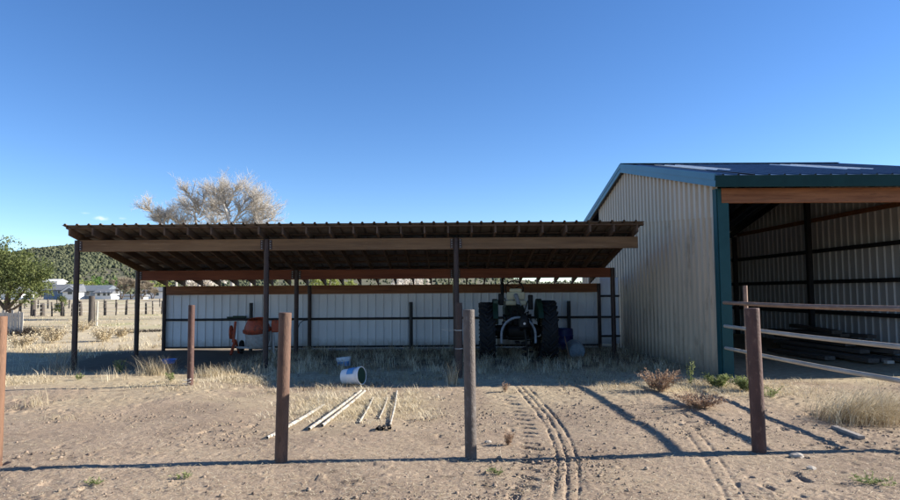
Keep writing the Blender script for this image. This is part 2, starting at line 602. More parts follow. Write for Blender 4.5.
def smooth_path(pts, n=6):
    out = []
    P = [pts[0]] + pts + [pts[-1]]
    for i in range(1, len(P) - 2):
        for k in range(n):
            t = k / n
            a, b_, c, d = P[i - 1], P[i], P[i + 1], P[i + 2]
            out.append(tuple(0.5 * (2 * b_[j] + (c[j] - a[j]) * t + (2 * a[j] - 5 * b_[j] + 4 * c[j] - d[j]) * t * t
                                    + (3 * b_[j] - a[j] - 3 * c[j] + d[j]) * t ** 3) for j in (0, 1)))
    out.append(pts[-1])
    return out


TRACK1 = smooth_path([gp(520, 386), gp(536, 402), gp(551, 420), gp(561, 440), gp(567, 462), gp(566, 498)])
TRACK2 = smooth_path([gp(655, 400), gp(676, 418), gp(700, 444), gp(722, 476), gp(738, 505)])


def cover_mask(x, y):
    """where dead grass litters the dirt"""
    c = 0.9 * sstep(11.6, 12.6, y + 1.2 * vnoise(x / 1.5, y / 1.5, 41)) * (1 - sstep(20, 26, y))
    c = np.maximum(c, 0.55 * sstep(-.12, .25, fbm(x / 1.1, y / 1.1, 3, 42)) * sstep(8.5, 11, y))
    p = np.exp(-(((x + 1.3) / 1.1) ** 2 + ((y - 9.9) / 1.2) ** 2))
    q = np.exp(-(((x - 4.2) / 1.6) ** 2 + ((y - 11.2) / .9) ** 2))
    r = np.exp(-(((x - 6.6) / 1.3) ** 2 + ((y - 9.6) / 1.3) ** 2))
    return np.clip(np.maximum.reduce([c, p, q, r]) + 0.5 * vnoise(x / .5, y / .5, 43) * 0.6, 0, 1)


LUG_SIDE = -1


def build_ground():
    dense = np.linspace(R(-38), R(38), 780)
    side = np.concatenate([np.linspace(R(-180), R(-39), 60)])
    ang = np.concatenate([side, dense, -side[::-1][:-1]])
    rad = np.concatenate([[0.3, 1, 2, 3], np.geomspace(4.2, 13, 420), np.geomspace(13.1, 30, 150),
                          np.geomspace(30.5, 300, 90), np.geomspace(320, 6000, 12)])
    na, nr = len(ang), len(rad)
    A, RR = np.meshgrid(ang, rad)
    x = (RR * np.sin(A)).ravel()
    y = (RR * np.cos(A)).ravel()
    z = gz_base(x, y)
    r = RR.ravel()
    near = 1 - sstep(14, 28, r)
    cov = cover_mask(x, y)
    bare = 1 - 0.6 * cov
    # hoof prints and clods
    loose = .50 + .9 * sstep(-.12, .30, fbm(x / 1.7 + 4, y / 1.7, 3, 31))
    z = z + near * bare * loose * (0.024 * vnoise(x / .62, y / .62, 20) + 0.008 * fbm(x / .30, y / .30, 2, 21) + 0.013 * fbm(x / .085, y / .085, 2, 24) + .011 * vnoise(x / .028, y / .028, 25))
    pits = vnoise(x / .15 + 50, y / .15, 27)
    z = z - near * bare * 0.034 * sstep(.26, .44, pits) * sstep(-.1, .3, vnoise(x / 1.4, y / 1.4, 28))
    lumps = vnoise(x / .12 + 9, y / .12, 29)
    z = z + near * 0.012 * sstep(.29, .45, lumps) * sstep(-.15, .25, vnoise(x / .9, y / .9, 30))
    # tyre tracks pressed into the dirt
    d, s, al = polyline_dist(x, y, TRACK1)
    chop = 0.55 + 0.45 * np.sign(np.sin(al * 42))
    for off in (-.10, 0.0, .10):
        z = z - 0.021 * np.exp(-((s - off - .012 * vnoise(al / .2, off * 40 + al * 0, 36)) / .017) ** 2) * (d < .3) * np.clip(.75 + .2 * chop + 1.1 * vnoise(al / .16, off * 50 + al * 0, 37), .1, 1.3) * sstep(0, .3, al)
    for sg in (-1, 1):
        lug = np.exp(-((s - sg * .36) / .10) ** 4) * (1 if sg == LUG_SIDE else 0)
        z = z - 0.065 * lug * sstep(.35, .75, np.sin(al * 21 - s * 9 + 2.5 * vnoise(x / .25, y / .25, 33))) * (.5 + vnoise(x / .2, y / .2, 35)) * (d < .8) * sstep(.5, 1.2, al)
    d, s, al = polyline_dist(x, y, TRACK2)
    for off in (-.07, .07):
        z = z - 0.016 * np.exp(-((s - off) / .020) ** 2) * (d < .3) * sstep(1.5, 3.0, al) * (.6 + .8 * vnoise(al / .12, off + al * 0, 34))
    verts = np.stack([x, y, z], 1)
    i = np.arange(nr - 1)[:, None] * na
    j = np.arange(na)[None, :]
    jn = (j + 1) % na
    q = np.stack([i + j, i + jn, i + na + jn, i + na + j], -1).reshape(-1, 4)
    # the small hole right under the photographer is closed with a fan
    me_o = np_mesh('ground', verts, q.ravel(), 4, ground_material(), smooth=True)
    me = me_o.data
    past = sstep(17, 24, y + 2.0 * vnoise(x / 4, y / 4, 44)) * sstep(-8, -11, x)
    past = np.maximum(past, sstep(21, 26, y))
    dung_shade = sstep(.33, .43, vnoise(x / .16 + 3, y / .16 + 8, 51)) * sstep(-.05, .3, vnoise(x / 1.2, y / 1.2, 52)) * near
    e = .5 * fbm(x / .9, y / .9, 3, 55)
    floor = sstep(14.2, 15.4, y + e) * (1 - sstep(19.9, 20.6, y + .3 * e)) * sstep(-10.6, -9.2, x + e) * (1 - sstep(4.9, 5.3, x))  # soil colour darkened under the shed to deepen its shade
    for nm, val in (('cover', cov), ('pasture', past), ('dung_shade', np.maximum(dung_shade * .6, floor * .8))):
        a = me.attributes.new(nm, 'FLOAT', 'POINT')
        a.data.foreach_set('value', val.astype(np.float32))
    tag(me_o, kind='structure')
    return me_o


build_ground()


# ------------------------------------------------------------------ hill
def hill_height(x, y):
    ang = np.degrees(np.arctan2(x, y))           # -36 left ... +36 right
    t = np.interp(ang, [-60, -45, -36, -33, -30, -25, -20, -15, -8, 0, 8, 20, 40, 60],
                  [12, 26, 42, 54, 63, 71, 80, 88, 62, 34, 12, 10, 10, 8])
    d = np.sqrt(x * x + y * y)
    up = sstep(420, 980, d)
    z = t * up * (1 + .10 * vnoise(x / 90, y / 90, 61)) + 5 * fbm(x / 60, y / 60, 3, 62) * up
    return z - 2.0 + 2.0 * sstep(380, 430, d)


def build_hill():
    ang = np.linspace(R(-62), R(62), 260)
    rad = np.linspace(380, 1400, 90)
    A, RR = np.meshgrid(ang, rad)
    x, y = (RR * np.sin(A)).ravel(), (RR * np.cos(A)).ravel()
    z = hill_height(x, y)
    na, nr = len(ang), len(rad)
    i = np.arange(nr - 1)[:, None] * na
    j = np.arange(na - 1)[None, :]
    q = np.stack([i + j, i + j + 1, i + na + j + 1, i + na + j], -1).reshape(-1, 4)
    m = pmat('dry_hillside_soil', (.085, .08, .045), (.14, .125, .075), .02, .95, c3=(.085, .09, .045), spot=.52)
    tag(np_mesh('hill', np.stack([x, y, z], 1), q.ravel(), 4, m, smooth=True), kind='structure')
    # junipers dotted over the slope: nobody could count them
    n = 56000
    a = np.where(rng.random(n) < .86, R(-40) + rng.random(n) * R(25), R(-15) + rng.random(n) * R(37))
    d = 430 + 620 * rng.random(n) ** .8
    bx, by = d * np.sin(a), d * np.cos(a)
    keep = rng.random(n) < np.clip(.62 + 1.1 * vnoise(bx / 70, by / 70, 63), .15, 1)
    bx, by = bx[keep], by[keep]
    n = len(bx)
    bz = hill_height(bx, by)
    base = np.array([(0, 0, 1), (1, 0, .3), (.3, .95, .35), (-.8, .6, .3), (-.8, -.6, .3), (.3, -.95, .35),
                     (.75, .2, -.5), (-.1, .75, -.5), (-.7, 0, -.5), (-.1, -.75, -.5)])
    fac = np.array([(0, 1, 2), (0, 2, 3), (0, 3, 4), (0, 4, 5), (0, 5, 1), (1, 6, 2), (2, 6, 7), (2, 7, 3), (3, 7, 8),
                    (3, 8, 4), (4, 8, 9), (4, 9, 5), (5, 9, 6), (5, 6, 1)])
    s = .65 + 1.25 * rng.random(n) ** 1.6
    ht = s * (0.8 + .7 * rng.random(n))
    V = base[None] * (1 + .35 * (rng.random((n, 10, 1)) - .5))
    rot = rng.random(n) * 6.28
    c, si = np.cos(rot)[:, None], np.sin(rot)[:, None]
    X = (V[..., 0] * c - V[..., 1] * si) * s[:, None] + bx[:, None]
    Y = (V[..., 0] * si + V[..., 1] * c) * s[:, None] + by[:, None]
    Z = V[..., 2] * ht[:, None] + (bz + ht * .4)[:, None]
    F = (fac[None] + (np.arange(n) * 10)[:, None, None]).reshape(-1)
    t = np.repeat(rng.random(n), 10)
    o = np_mesh('hillside_junipers', np.stack([X, Y, Z], -1).reshape(-1, 3), F, 3, M['hill_bush'], tint=t)
    tag(o, 'dark juniper scrub dotted over the far hillside', 'scrub', kind='stuff')


build_hill()


# ------------------------------------------------------------------ ribbed sheet metal
def rib_profile(u0, u1, spacing, depth, flat=.45, slope=.1):
    """points (u, n) of a trapezoid ribbed sheet between u0 and u1"""
    pts = []
    k = math.floor(u0 / spacing)
    top = 1 - flat - 2 * slope
    while k * spacing < u1:
        b = k * spacing
        for fu, fn in ((0, 0), (flat, 0), (flat + slope, 1), (flat + slope + top, 1)):
            u = b + fu * spacing
            if u0 < u < u1:
                pts.append((u, fn * depth))
        k += 1
    return [(u0, pts[0][1])] + pts + [(u1, pts[-1][1])]


def sheet(prof, place, lo, hi, thick=.004):
    """prof (u,n); place(u, n, v) -> xyz; lo/hi(u) give the sheet's ends"""
    mb = MB()
    vs = []
    for u, nn in prof:
        a, b = lo(u), hi(u)
        for off in (0, -thick):
            vs.append(place(u, nn + off, a))
            vs.append(place(u, nn + off, b))
    fs = []
    for i in range(len(prof) - 1):
        p, q = i * 4, (i + 1) * 4
        fs += [(p, q, q + 1, p + 1), (p + 2, p + 3, q + 3, q + 2), (p, p + 2, q + 2, q), (p + 1, q + 1, q + 3, p + 3)]
    e = (len(prof) - 1) * 4
    fs += [(0, 1, 3, 2), (e, e + 2, e + 3, e + 1)]
    return mb.add(vs, fs)


# ------------------------------------------------------------------ open shed
def build_shed():
    t = thing('open_shed', 'long low open-fronted shed with a sloping metal roof and pale rear wall', 'shed', (-8.62, 15, 0))
    rows = [(0.0, 2.95, (0, 4.38, 8.76), 'wood'), (2.95, 2.34, (0, 4.38, 8.76, 13.1), 'wood_red'), (4.65, 1.93, (0, 4.38, 8.76, 13.1), 'wood_warm')]
    for yy, top, xs, _ in rows:
        for x in xs:
            g = gz(x - 8.62, 15 + yy)
            MB().tube([(x, yy, g - .3), (x, yy, top)], .062 if yy < 4 else .055, 16).build('post', M['pipe_dark'], t, True)
    # beams butt against the posts; steel plates with bolts hold them
    for ri, (yy, top, xs, mt) in enumerate(rows):
        hgt = .265 if ri < 2 else .26
        xe = list(xs) + ([12.96] if ri == 0 else [])
        for a, b in zip(xe[:-1], xe[1:]):
            b2 = b - .064 if not (ri == 0 and b == 12.96) else b
            MB().box(((a + .064 + b2) / 2, yy, top - hgt / 2), (b2 - a - .064, .085, hgt)).build('beam', M[mt], t, bevel=.006)
        if ri == 2:
            continue
        for x in xs:
            if x > 13:
                continue
            for sgn in (-1, 1):
                if x == 0 and sgn < 0:
                    continue
                br = MB().box((x + sgn * .10, yy - .0465, top - hgt / 2), (.07, .008, .22)).build('bracket', M['pipe_dark'], t)
                for k in range(4):
                    MB().lathe([(.012, 0), (.012, .01), (.006, .014)], 8, 'Y', (x + sgn * .10, yy - .052, top - .05 - k * .055), rot=Matrix.Rotation(math.pi, 3, 'Z')).build('bolt', M['steel'], br)
    sl = -.214
    under = lambda y: 2.952 + sl * y
    # rafters
    for k in range(25):
        x = .02 + k * .535
        y0, y1 = -.38 + .02 * math.sin(k * 5.1), 4.80
        mb = MB()
        hw = .02
        vs = []
        for xx in (x - hw, x + hw):
            vs += [(xx, y0, under(y0)), (xx, y1, under(y1)), (xx, y1, under(y1) + .165), (xx, y0, under(y0) + .165)]
        mb.add(vs, [(0, 1, 2, 3), (4, 7, 6, 5), (0, 4, 5, 1), (1, 5, 6, 2), (2, 6, 7, 3), (3, 7, 4, 0)])
        mb.build('rafter', M['wood_dark'] if k else M['wood'], t, bevel=.004)
    for k in range(9):
        y = -.30 + k * .622
        MB().box((6.47, y, under(y) + .165 + .0185), (13.1, .085, .035), Matrix.Rotation(math.atan(sl), 3, 'X')).build('batten', M['wood_dark'], t)
    # roof sheets
    pr = rib_profile(-.10, 13.0, .2675, .034, .74, .07)
    zt = lambda y: under(y) + .165 + .046
    sheet(pr, lambda u, n_, v: (u, v, zt(v) + n_), lambda u: -.46 + .006 * math.sin(u * 6.9), lambda u: 4.86).build('roof', M['shed_roof'], t)
    # rear wall
    pw = rib_profile(-.02, 13.06, .245, .028, .80, .055)
    sheet(pw, lambda u, n_, v: (u, 4.742 - n_, v), lambda u: .10, lambda u: 1.69).build('wall', M['white_panel'], t)
    for z, r in ((.92, .036), (.085, .03)):
        MB().tube([(0, 4.68, z), (13.1, 4.68, z)], r, 10).build('girt', M['pipe_black'], t, True)
    # filler panel between the shed and the barn
    pf = rib_profile(13.16, 13.72, .245, .016, .8, .06)
    sheet(pf, lambda u, n_, v: (u, 4.742 - n_, v), lambda u: .12, lambda u: 2.1).build('filler_panel', M['white_panel'], t)
    for z in (.35, .92, 1.55):
        MB().tube([(13.1, 4.66, z), (13.72, 4.66, z)], .03, 8).build('girt', M['pipe_black'], t, True)
    return t


build_shed()

# three old short pipe posts standing along the shed's rear wall
for px, lab in ((251, 'short black pipe post behind the orange cement mixer'),
                (411, 'short black pipe post against the pale wall midway between mixer and tractor'),
                (569, 'short black pipe post beside the dark blue barrel right of the tractor')):
    p = at(px, 320, 19.42)
    o = MB().tube([(0, 0, -.3), (0, 0, 1.42)], .055, 14).build('pipe_post', M['pipe_black'], None, True)
    o.location = (p.x, 19.42, gz(p.x, 19.42))
    tag(o, lab, 'post', 'short black posts along the rear wall')


# ------------------------------------------------------------------ barn
BW, BL = 6.1, 12.6


def build_barn():
    t = thing('metal_barn', 'tall tan metal barn with blue-green trim and open front', 'barn', (5.32, 12.75, 0), R(.7))
    mid = BL / 2
    rz = lambda y: 3.985 + .228 * (y if y < mid else BL - y)      # roof sheet line
    wt = lambda y: rz(y) - .08
    seam = lambda y: 3.14 + .085 * y
    # left wall: lower panel and a lighter gable panel lapped over it
    pr = rib_profile(0.04, BL, .29, .058, .40, .09)
    sheet(pr, lambda u, n_, v: (-n_, u, v), lambda u: -.15, lambda u: min(seam(u) + .06, wt(u))).build('wall', M['tan_lower'], t)
    pr2 = [(u, n_ + .012) for u, n_ in rib_profile(0.04, mid + 3.2, .29, .058, .40, .09)]
    sheet(pr2, lambda u, n_, v: (-n_, u, v), lambda u: min(seam(u), wt(u) - .03), lambda u: wt(u)).build('gable_panel', M['tan_panel'], t)
    # inner lining of the right and rear walls
    pr = rib_profile(.05, BL, .30, .03, .72, .10)
    sheet(pr, lambda u, n_, v: (BW - n_, u, v), lambda u: -.2, lambda u: rz(u) - .008).build('wall', M['grey_panel'], t)
    pr = rib_profile(.02, BW - .03, .24, .018, .8, .06)
    sheet(pr, lambda u, n_, v: (u, BL - n_, v), lambda u: -.2, lambda u: 3.975).build('wall', M['grey_panel'], t)
    for z in (1.02, 1.93, 2.87, 3.83):
        mt = M['wood_warm'] if z > 3.5 else M['pipe_black']
        MB().box((BW - .09, 6.2, z), (.09, 12.2, .11)).build('girt', mt, t)
        if z < 3.5:
            MB().box((BW / 2, BL - .085, z), (BW - .3, .09, .11)).build('girt', mt, t)
            MB().box((.055, 6.3, z), (.09, 12.0, .11)).build('girt', mt, t)
    for x, y in ((BW - .2, .12), (BW - .2, 7.3), (BW - .2, BL - .22), (.16, BL - .22), (.17, 6.9), (.17, .2)):
        MB().box((x, y, (wt(y) - .2) / 2), (.14, .14, wt(y) - .2)).build('post', M['pipe_black'], t)
    # header beam over the opening
    MB().box((BW / 2 + .02, -.03, 3.555), (BW + .0, .09, .29)).build('header_beam', M['wood_warm'], t, bevel=.006)
    # corner trim
    c = MB()
    c.box((.055, -.045, 1.86), (.21, .035, 3.68))
    c.box((-.06, .06, 1.86), (.02, .17, 3.68))
    c.build('corner_trim', M['teal'], t, bevel=.004)
    MB().box((BW - .1, -.045, 1.86), (.3, .035, 3.68)).build('corner_trim', M['teal'], t, bevel=.004)
    # rafters of the roof
    for k in range(7):
        x = .3 + k * .92
        for s in (0, 1):
            y0, y1 = (-.15, mid) if s == 0 else (BL + .15, mid)
            MB().bar((x, y0, rz(max(0, min(y0, BL))) - .16 - (.03)), (x, y1, rz(mid) - .19), .045, .2).build('rafter', M['pipe_black'], t)
    # roof sheets with two skylights
    ov = .17
    sky_bands = ((.55, 1.35), (3.75, 4.55))
    edges = [-ov]
    for a, b in sky_bands:
        edges += [a, b]
    edges.append(BW + ov)
    for i in range(len(edges) - 1):
        a, b = edges[i], edges[i + 1]
        is_sky = i % 2 == 1
        pr = rib_profile(a, b, .30, .028, .78, .07)
        y_top, y_low = mid + .0, -.30
        if is_sky:
            mids = [(-.30, 2.0, 'barn_roof', 'roof'), (2.0, 5.5, 'skylight', 'skylight'), (5.5, mid, 'barn_roof', 'roof')]
        else:
            mids = [(-.30, mid, 'barn_roof', 'roof')]
        for y0, y1, mt, nm in mids:
            sheet(pr, lambda u, n_, v: (u, v, 3.985 + .228 * v + n_), lambda u: y0, lambda u: y1).build(nm, M[mt], t)
    pr = rib_profile(-ov, BW + ov, .30, .028, .78, .07)
    sheet(pr, lambda u, n_, v: (u, v, 3.985 + .228 * (BL - v) + n_), lambda u: mid, lambda u: BL + .30).build('roof', M['barn_roof'], t)
    MB().add([(-ov - .01, mid - .18, rz(mid) + .012), (-ov - .01, mid, rz(mid) + .055), (-ov - .01, mid + .18, rz(mid) + .012),
              (BW + ov, mid - .18, rz(mid) + .012), (BW + ov, mid, rz(mid) + .055), (BW + ov, mid + .18, rz(mid) + .012)],
             [(0, 3, 4, 1), (1, 4, 5, 2), (0, 1, 2), (3, 5, 4)]).build('ridge_cap', M['teal'], t)
    # fascia and rake trim
    MB().box((BW / 2, -.315, 3.80), (BW + 2 * ov + .03, .03, .23)).build('fascia', M['green_trim_shaded'], t, bevel=.004)
    for s in (0, 1):
        ya, yb = (-.30, mid) if s == 0 else (BL + .30, mid)
        za, zb = 3.985 + .228 * (-.30), rz(mid)
        rk = MB()
        for off, hh, pz in ((0, .13, -.035), (.012, .125, -.165)):
            rk.bar((-ov - .02 + off, ya, za + pz), (-ov - .02 + off, yb, zb + pz), .03, hh)
        rk.build('rake_trim', M['rake_sky_lit'], t, bevel=.004)
        MB().bar((-ov / 2 - .03, ya, za - .20), (-ov / 2 - .03, yb, zb - .20), ov - .06, .012).build('soffit', M['pipe_black'], t)
    return t


barn = build_barn()


# ------------------------------------------------------------------ front fence posts
def pipe_post(pt, hgt, r, mat, label, lean=(0, 0), name='pipe_post', group='pipe posts standing in the dirt', hollow=True):
    x, y = pt
    mb = MB()
    n = 28
    k = 7
    pts = [(lean[0] * (i / k), lean[1] * (i / k), -.3 + (hgt + .3) * i / k) for i in range(k + 1)]
    mb.tube(pts, r, n, caps=True)
    o = mb.build(name, mat, None, True, bevel=.006)
    o.location = (x, y, gz(x, y))
    tag(o, label, 'post', group)
    return o


pipe_post((-4.53, 6.57), 1.46, .062, M['rust_orange'], 'orange brown pipe post cut off by the left edge of the photo')
pipe_post((-1.70, 6.58), 1.475, .063, M['rust_brown'], 'brown rusty pipe post standing left of the white plastic pipes', (.035, 0))
pipe_post((.20, 6.71), 1.50, .060, M['rust_grey'], 'grey brown pipe post left of the tyre tracks', (-.012, 0))
pipe_post((3.215, 6.9), 1.50, .071, M['rust_red'], 'thick dark red pipe post in front of the three rails', (-.025, 0))
pipe_post((-4.80, 12.1), 1.47, .058, M['rust_red'], 'slim reddish brown post among straw tufts before the open shed', (0, 0))
pipe_post((5.5, 7.05), 1.5, .064, M['rust_brown'], 'brown corner post at the near end of the three rails')
_x, _y = -4.80, 12.0
_w = MB().tube([(.07 * math.cos(k * .5) + .02 * k / 20, .05 * math.sin(k * .5) - .10, .02 + .005 * k) for k in range(26)], .004, 5).build('wire_coil', M['wire'])
_w.location = (_x, _y, gz(_x, _y))
tag(_w, 'loose pale wire coil at the foot of the slim reddish brown post', 'wire')
pp = thing('pipe_post', 'dark brown post with two pale wire ties behind the grey brown post', 'post', (.165, 12.95, gz(.165, 12.95)), 0, 'pipe posts standing in the dirt')
MB().tube([(0, 0, -.3), (0, 0, 1.48)], .07, 24).build('shaft', M['pipe_dark'], pp, True)
for z in (.93, .57):
    wt_ = MB()
    pts = []
    for k in range(40):
        a = k / 39 * 4 * math.pi
        pts.append((.074 * math.cos(a), .074 * math.sin(a), z + .012 * k / 39))
    wt_.tube(pts, .006, 5)
    wt_.build('wire_tie', M['wire'], pp)
MB().tube([(-.06, -.03, .95), (-.22, -.02, .92), (-.35, 0, .98)], .005, 5).build('loose_wire', M['wire'], pp)

# ------------------------------------------------------------------ three rails
rf = thing('rail_fence', 'three horizontal rails running from the barn corner post towards the viewer', 'fence', (5.29, 12.5, 0))
g0 = 0
for z0, z1, mt, r in ((1.46, 1.47, 'rail_brown', .035), (1.01, 1.01, 'pale_pipe', .033), (.59, .60, 'pale_pipe', .033)):
    pts = []
    for k in range(9):
        s = k / 8
        sag = -.02 * math.sin(math.pi * s)
        pts.append((s * .17, -5.45 * s + .1, z0 + (z1 - z0) * s + sag))
    MB().tube(pts, r, 12).build('rail', M[mt], rf, True)
MB().tube([(.13, -.55, -.2), (.12, -.55, 1.78)], .038, 10).build('upright', M['rail_brown'], rf, True)


# ------------------------------------------------------------------ tractor
def tractor_wheel(r, wd, parent, pos, lugs=22, rim='cream'):
    """tyre turned about X, with chevron lugs, rim as a sub-part"""
    mb = MB()
    h = wd / 2
    prof = [(r * .60, -h * .72), (r * .70, -h * .98), (r * .86, -h), (r * .94, -h * .86), (r * .965, -h * .4), (r * .97, 0),
            (r * .965, h * .4), (r * .94, h * .86), (r * .86, h), (r * .70, h * .98), (r * .60, h * .72)]
    mb.lathe(prof, 48, 'X', close=True)
    for k in range(lugs):
        for s in (-1, 1):
            a0 = 2 * math.pi * (k + (.5 if s > 0 else 0)) / lugs
            pts = []
            for q in range(5):
                f = q / 4
                a = a0 + .30 * f * (1.0)
                rr = r * (.985 if f > .2 else .95)
                x = s * (h * 1.0 - f * h * 1.05)
                pts.append(Vector((x, rr * math.cos(a), rr * math.sin(a))))
            for p, q_ in zip(pts[:-1], pts[1:]):
                rad = Vector((0, (p.y + q_.y) / 2, (p.z + q_.z) / 2)).normalized()
                mb.bar(p, q_, .040, .085, rad)
    tyre = mb.build('tyre', M['rubber'], parent, True)
    tyre.location = pos
    rm = MB()
    rm.lathe([(r * .60, -h * .7), (r * .63, -h * .74), (r * .63, h * .74), (r * .60, h * .7)], 40, 'X', close=True)
    rm.lathe([(.001, -.03), (r * .28, -.04), (r * .45, -.01), (r * .61, .02), (r * .61, .035), (r * .28, -.01), (.001, .0)], 40, 'X')
    rm.lathe([(.09, -.10), (.09, .1)], 14, 'X')
    for k in range(6):
        a = k * math.pi / 3
        rm.lathe([(.018, -.06), (.018, -.02)], 8, 'X', (0, .17 * math.cos(a), .17 * math.sin(a)))
    o = rm.build('rim', M[rim], tyre, True)
    return tyre


def build_tractor():
    X0, Y0 = 1.70, 16.75
    t = thing('tractor', 'old green tractor parked under the shed with a post hole auger on its rear', 'tractor', (X0, Y0, gz(X0, Y0) - .02), R(-2.5))
    tractor_wheel(.715, .40, t, (-.76, 0, .715))
    tractor_wheel(.735, .40, t, (.78, 0, .735))
    tractor_wheel(.40, .19, t, (-.62, 2.25, .40), 1)
    tractor_wheel(.40, .19, t, (.62, 2.25, .40), 1)
    # body
    b = MB()
    b.box((0, .45, .80), (.46, 1.1, .46))
    b.lathe([(.13, -.58), (.15, -.5), (.15, -.3), (.24, -.22), (.24, .22), (.15, .3), (.15, .5), (.13, .58)], 20, 'X', (0, 0, .73))
    for hx, hz_, hw_ in ((-.2, 1.0, .16), (.17, 1.06, .14), (0, .98, .2), (-.33, .86, .1), (.33, .88, .1)):
        b.box((hx, -.12, hz_), (hw_, .2, .22))
    b.box((0, -.1, .58), (.62, .14, .10))
    b.lathe([(.09, -.78), (.09, .78)], 14, 'X', (0, 0, .73))
    b.box((0, 1.5, .80), (.40, 1.2, .5))
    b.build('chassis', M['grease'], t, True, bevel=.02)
    hd = MB()
    pts = []
    sec = [(-.27, .95), (-.28, 1.28), (-.22, 1.42), (0, 1.47), (.22, 1.42), (.28, 1.28), (.27, .95)]
    ys = (1.0, 1.4, 2.3, 2.55)
    sc_ = (.96, 1.0, 1.0, .93)
    vs = [(x * s, y, .95 + (z - .95) * s) for y, s in zip(ys, sc_) for x, z in sec]
    m = len(sec)
    fs = [(i * m + k, i * m + k + 1, (i + 1) * m + k + 1, (i + 1) * m + k) for i in range(3) for k in range(m - 1)]
    fs += [(i * m, (i + 1) * m, (i + 1) * m + m - 1, i * m + m - 1) for i in range(3)]
    fs += [tuple(range(m)), tuple(3 * m + k for k in range(m))]
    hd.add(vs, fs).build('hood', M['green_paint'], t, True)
    MB().box((0, 2.6, 1.15), (.5, .05, .6)).build('grille', M['cream'], t, bevel=.02)
    MB().lathe([(.05, 0), (.05, .55), (.028, .57), (.028, .85)], 14, 'Z', (-.30, 1.7, 1.42)).build('exhaust_pipe', M['grease'], t, True)
    MB().box((0, 2.25, .42), (1.15, .1, .1)).build('front_axle', M['grease'], t)
    # fenders: curved plates over the inner side of each rear wheel
    for s in (-1, 1):
        f = MB()
        vs, fs = [], []
        n = 12
        for k in range(n + 1):
            a = R(25) + R(125) * k / n
            for xx in (.50, .56 if 0 else .62):
                for rr in (.80, .815):
                    vs.append((s * xx, -rr * math.cos(a), .73 + rr * math.sin(a)))
        for k in range(n):
            p, q = k * 4, k * 4 + 4
            fs += [(p, q, q + 2, p + 2), (p + 1, p + 3, q + 3, q + 1), (p, p + 1, q + 1, q), (p + 2, q + 2, q + 3, p + 3)]
        f.add(vs, fs)
        # inner side shield
        ring = [(s * .50, -.80 * math.cos(R(25) + R(125) * k / n), .73 + .80 * math.sin(R(25) + R(125) * k / n)) for k in range(n + 1)]
        low = [(s * .50, -.34 * math.cos(R(25) + R(125) * k / n), .73 + .34 * math.sin(R(25) + R(125) * k / n)) for k in range(n + 1)]
        f.add(ring + low, [(k, k + 1, n + 2 + k, n + 1 + k) for k in range(n)])
        f.build('fender', M['green_paint'], t, True)
    # rear lamp bracket and lift-side box
    MB().box((-.54, -.30, 1.22), (.12, .2, .62)).build('fender_bracket', M['green_paint'], t, bevel=.02)
    MB().box((-.40, .0, 1.53), (.13, .22, .30)).build('toolbox', M['grease'], t, bevel=.02)
    MB().box((.36, .05, 1.45), (.12, .2, .38)).build('battery_box', M['grease'], t, bevel=.02)
    # seat
    s_ = MB()
    s_.box((-.02, -.02, 1.62), (.46, .11, .20))
    s_.box((-.02, .0, 1.76), (.32, .10, .09))
    st = s_.build('seat_back', M['cream'], t, bevel=.035)
    MB().box((-.02, .17, 1.44), (.54, .44, .13)).build('seat', M['cream'], t, bevel=.04)
    MB().box((-.02, .2, 1.2), (.2, .3, .36)).build('seat_post', M['grease'], t)
    # steering wheel and its column
    wv = MB()
    pts = [(.24 * math.cos(a), .24 * math.sin(a) * .35 + .95, 1.80 + .24 * math.sin(a) * .93) for a in [k * 2 * math.pi / 28 for k in range(29)]]
    wv.tube(pts, .018, 8)
    for k in range(3):
        a = k * 2.09 + .5
        wv.tube([(0, .95, 1.80), (.24 * math.cos(a), .24 * math.sin(a) * .35 + .95, 1.80 + .24 * math.sin(a) * .93)], .012, 6)
    wv.build('steering_wheel', M['grease'], t, True)
    MB().tube([(0, .96, 1.8), (0, 1.25, 1.3)], .03, 8).build('steering_column', M['grease'], t, True)
    for hk in range(4):
        hx = -.22 + .15 * hk
        MB().tube([(hx, .12, 1.28 - .04 * hk), (hx + .05, -.28, 1.22), (hx + .10 - .04 * hk, -.42, 1.02), (hx + .06, -.22, .86)], .014, 8).build('hose', M['rubber'], t, True)
    for lx_ in (-.2, .22):
        MB().tube([(lx_, .35, 1.2), (lx_ * 1.3, .1, 1.46), (lx_ * 1.5, .06, 1.56)], .013, 8).build('control_lever', M['grease'], t, True)
    # three point linkage
    lk = MB()
    for s in (-1, 1):
        lk.bar((s * .28, -.05, .55), (s * .40, -.62, .58), .05, .07)
        lk.bar((s * .34, -.1, 1.12), (s * .36, -.45, .60), .03, .03)
        lk.bar((s * .30, .1, 1.10), (s * .34, -.12, 1.13), .05, .05)
    lk.box((0, -.22, .45), (.10, .5, .04))
    lk.build('linkage', M['grease'], t)
    # auger frame: grey bent tube
    ar = MB()
    pts = [(-.42, -.60, .46)]
    for k in range(17):
        a = math.pi * (1 - k / 16)
        pts.append((.42 * math.cos(a), -.62, .66 + .43 * math.sin(a)))
    pts.append((.42, -.60, .46))
    ar.tube(pts, .031, 12)
    af = ar.build('auger_arch', M['grey_paint'], t, True)
    cy = MB()
    cy.lathe([(.052, 0), (.052, .34), (.03, .345), (.03, .46)], 16, 'Z', (-.04, -.25, 1.66), rot=Matrix.Rotation(R(22), 3, 'X') @ Matrix.Rotation(R(162), 3, 'Y'))
    cy.build('lift_cylinder', M['grey_paint'], t, True)
    MB().bar((.0, .1, 1.46), (.12, -.95, 1.12), .07, .08).build('boom', M['grease'], t)
    gb = MB()
    gb.lathe([(.08, -.17), (.13, -.12), (.13, .05), (.09, .10), (.05, .16)], 18, 'Z', (.12, -.95, 1.0))
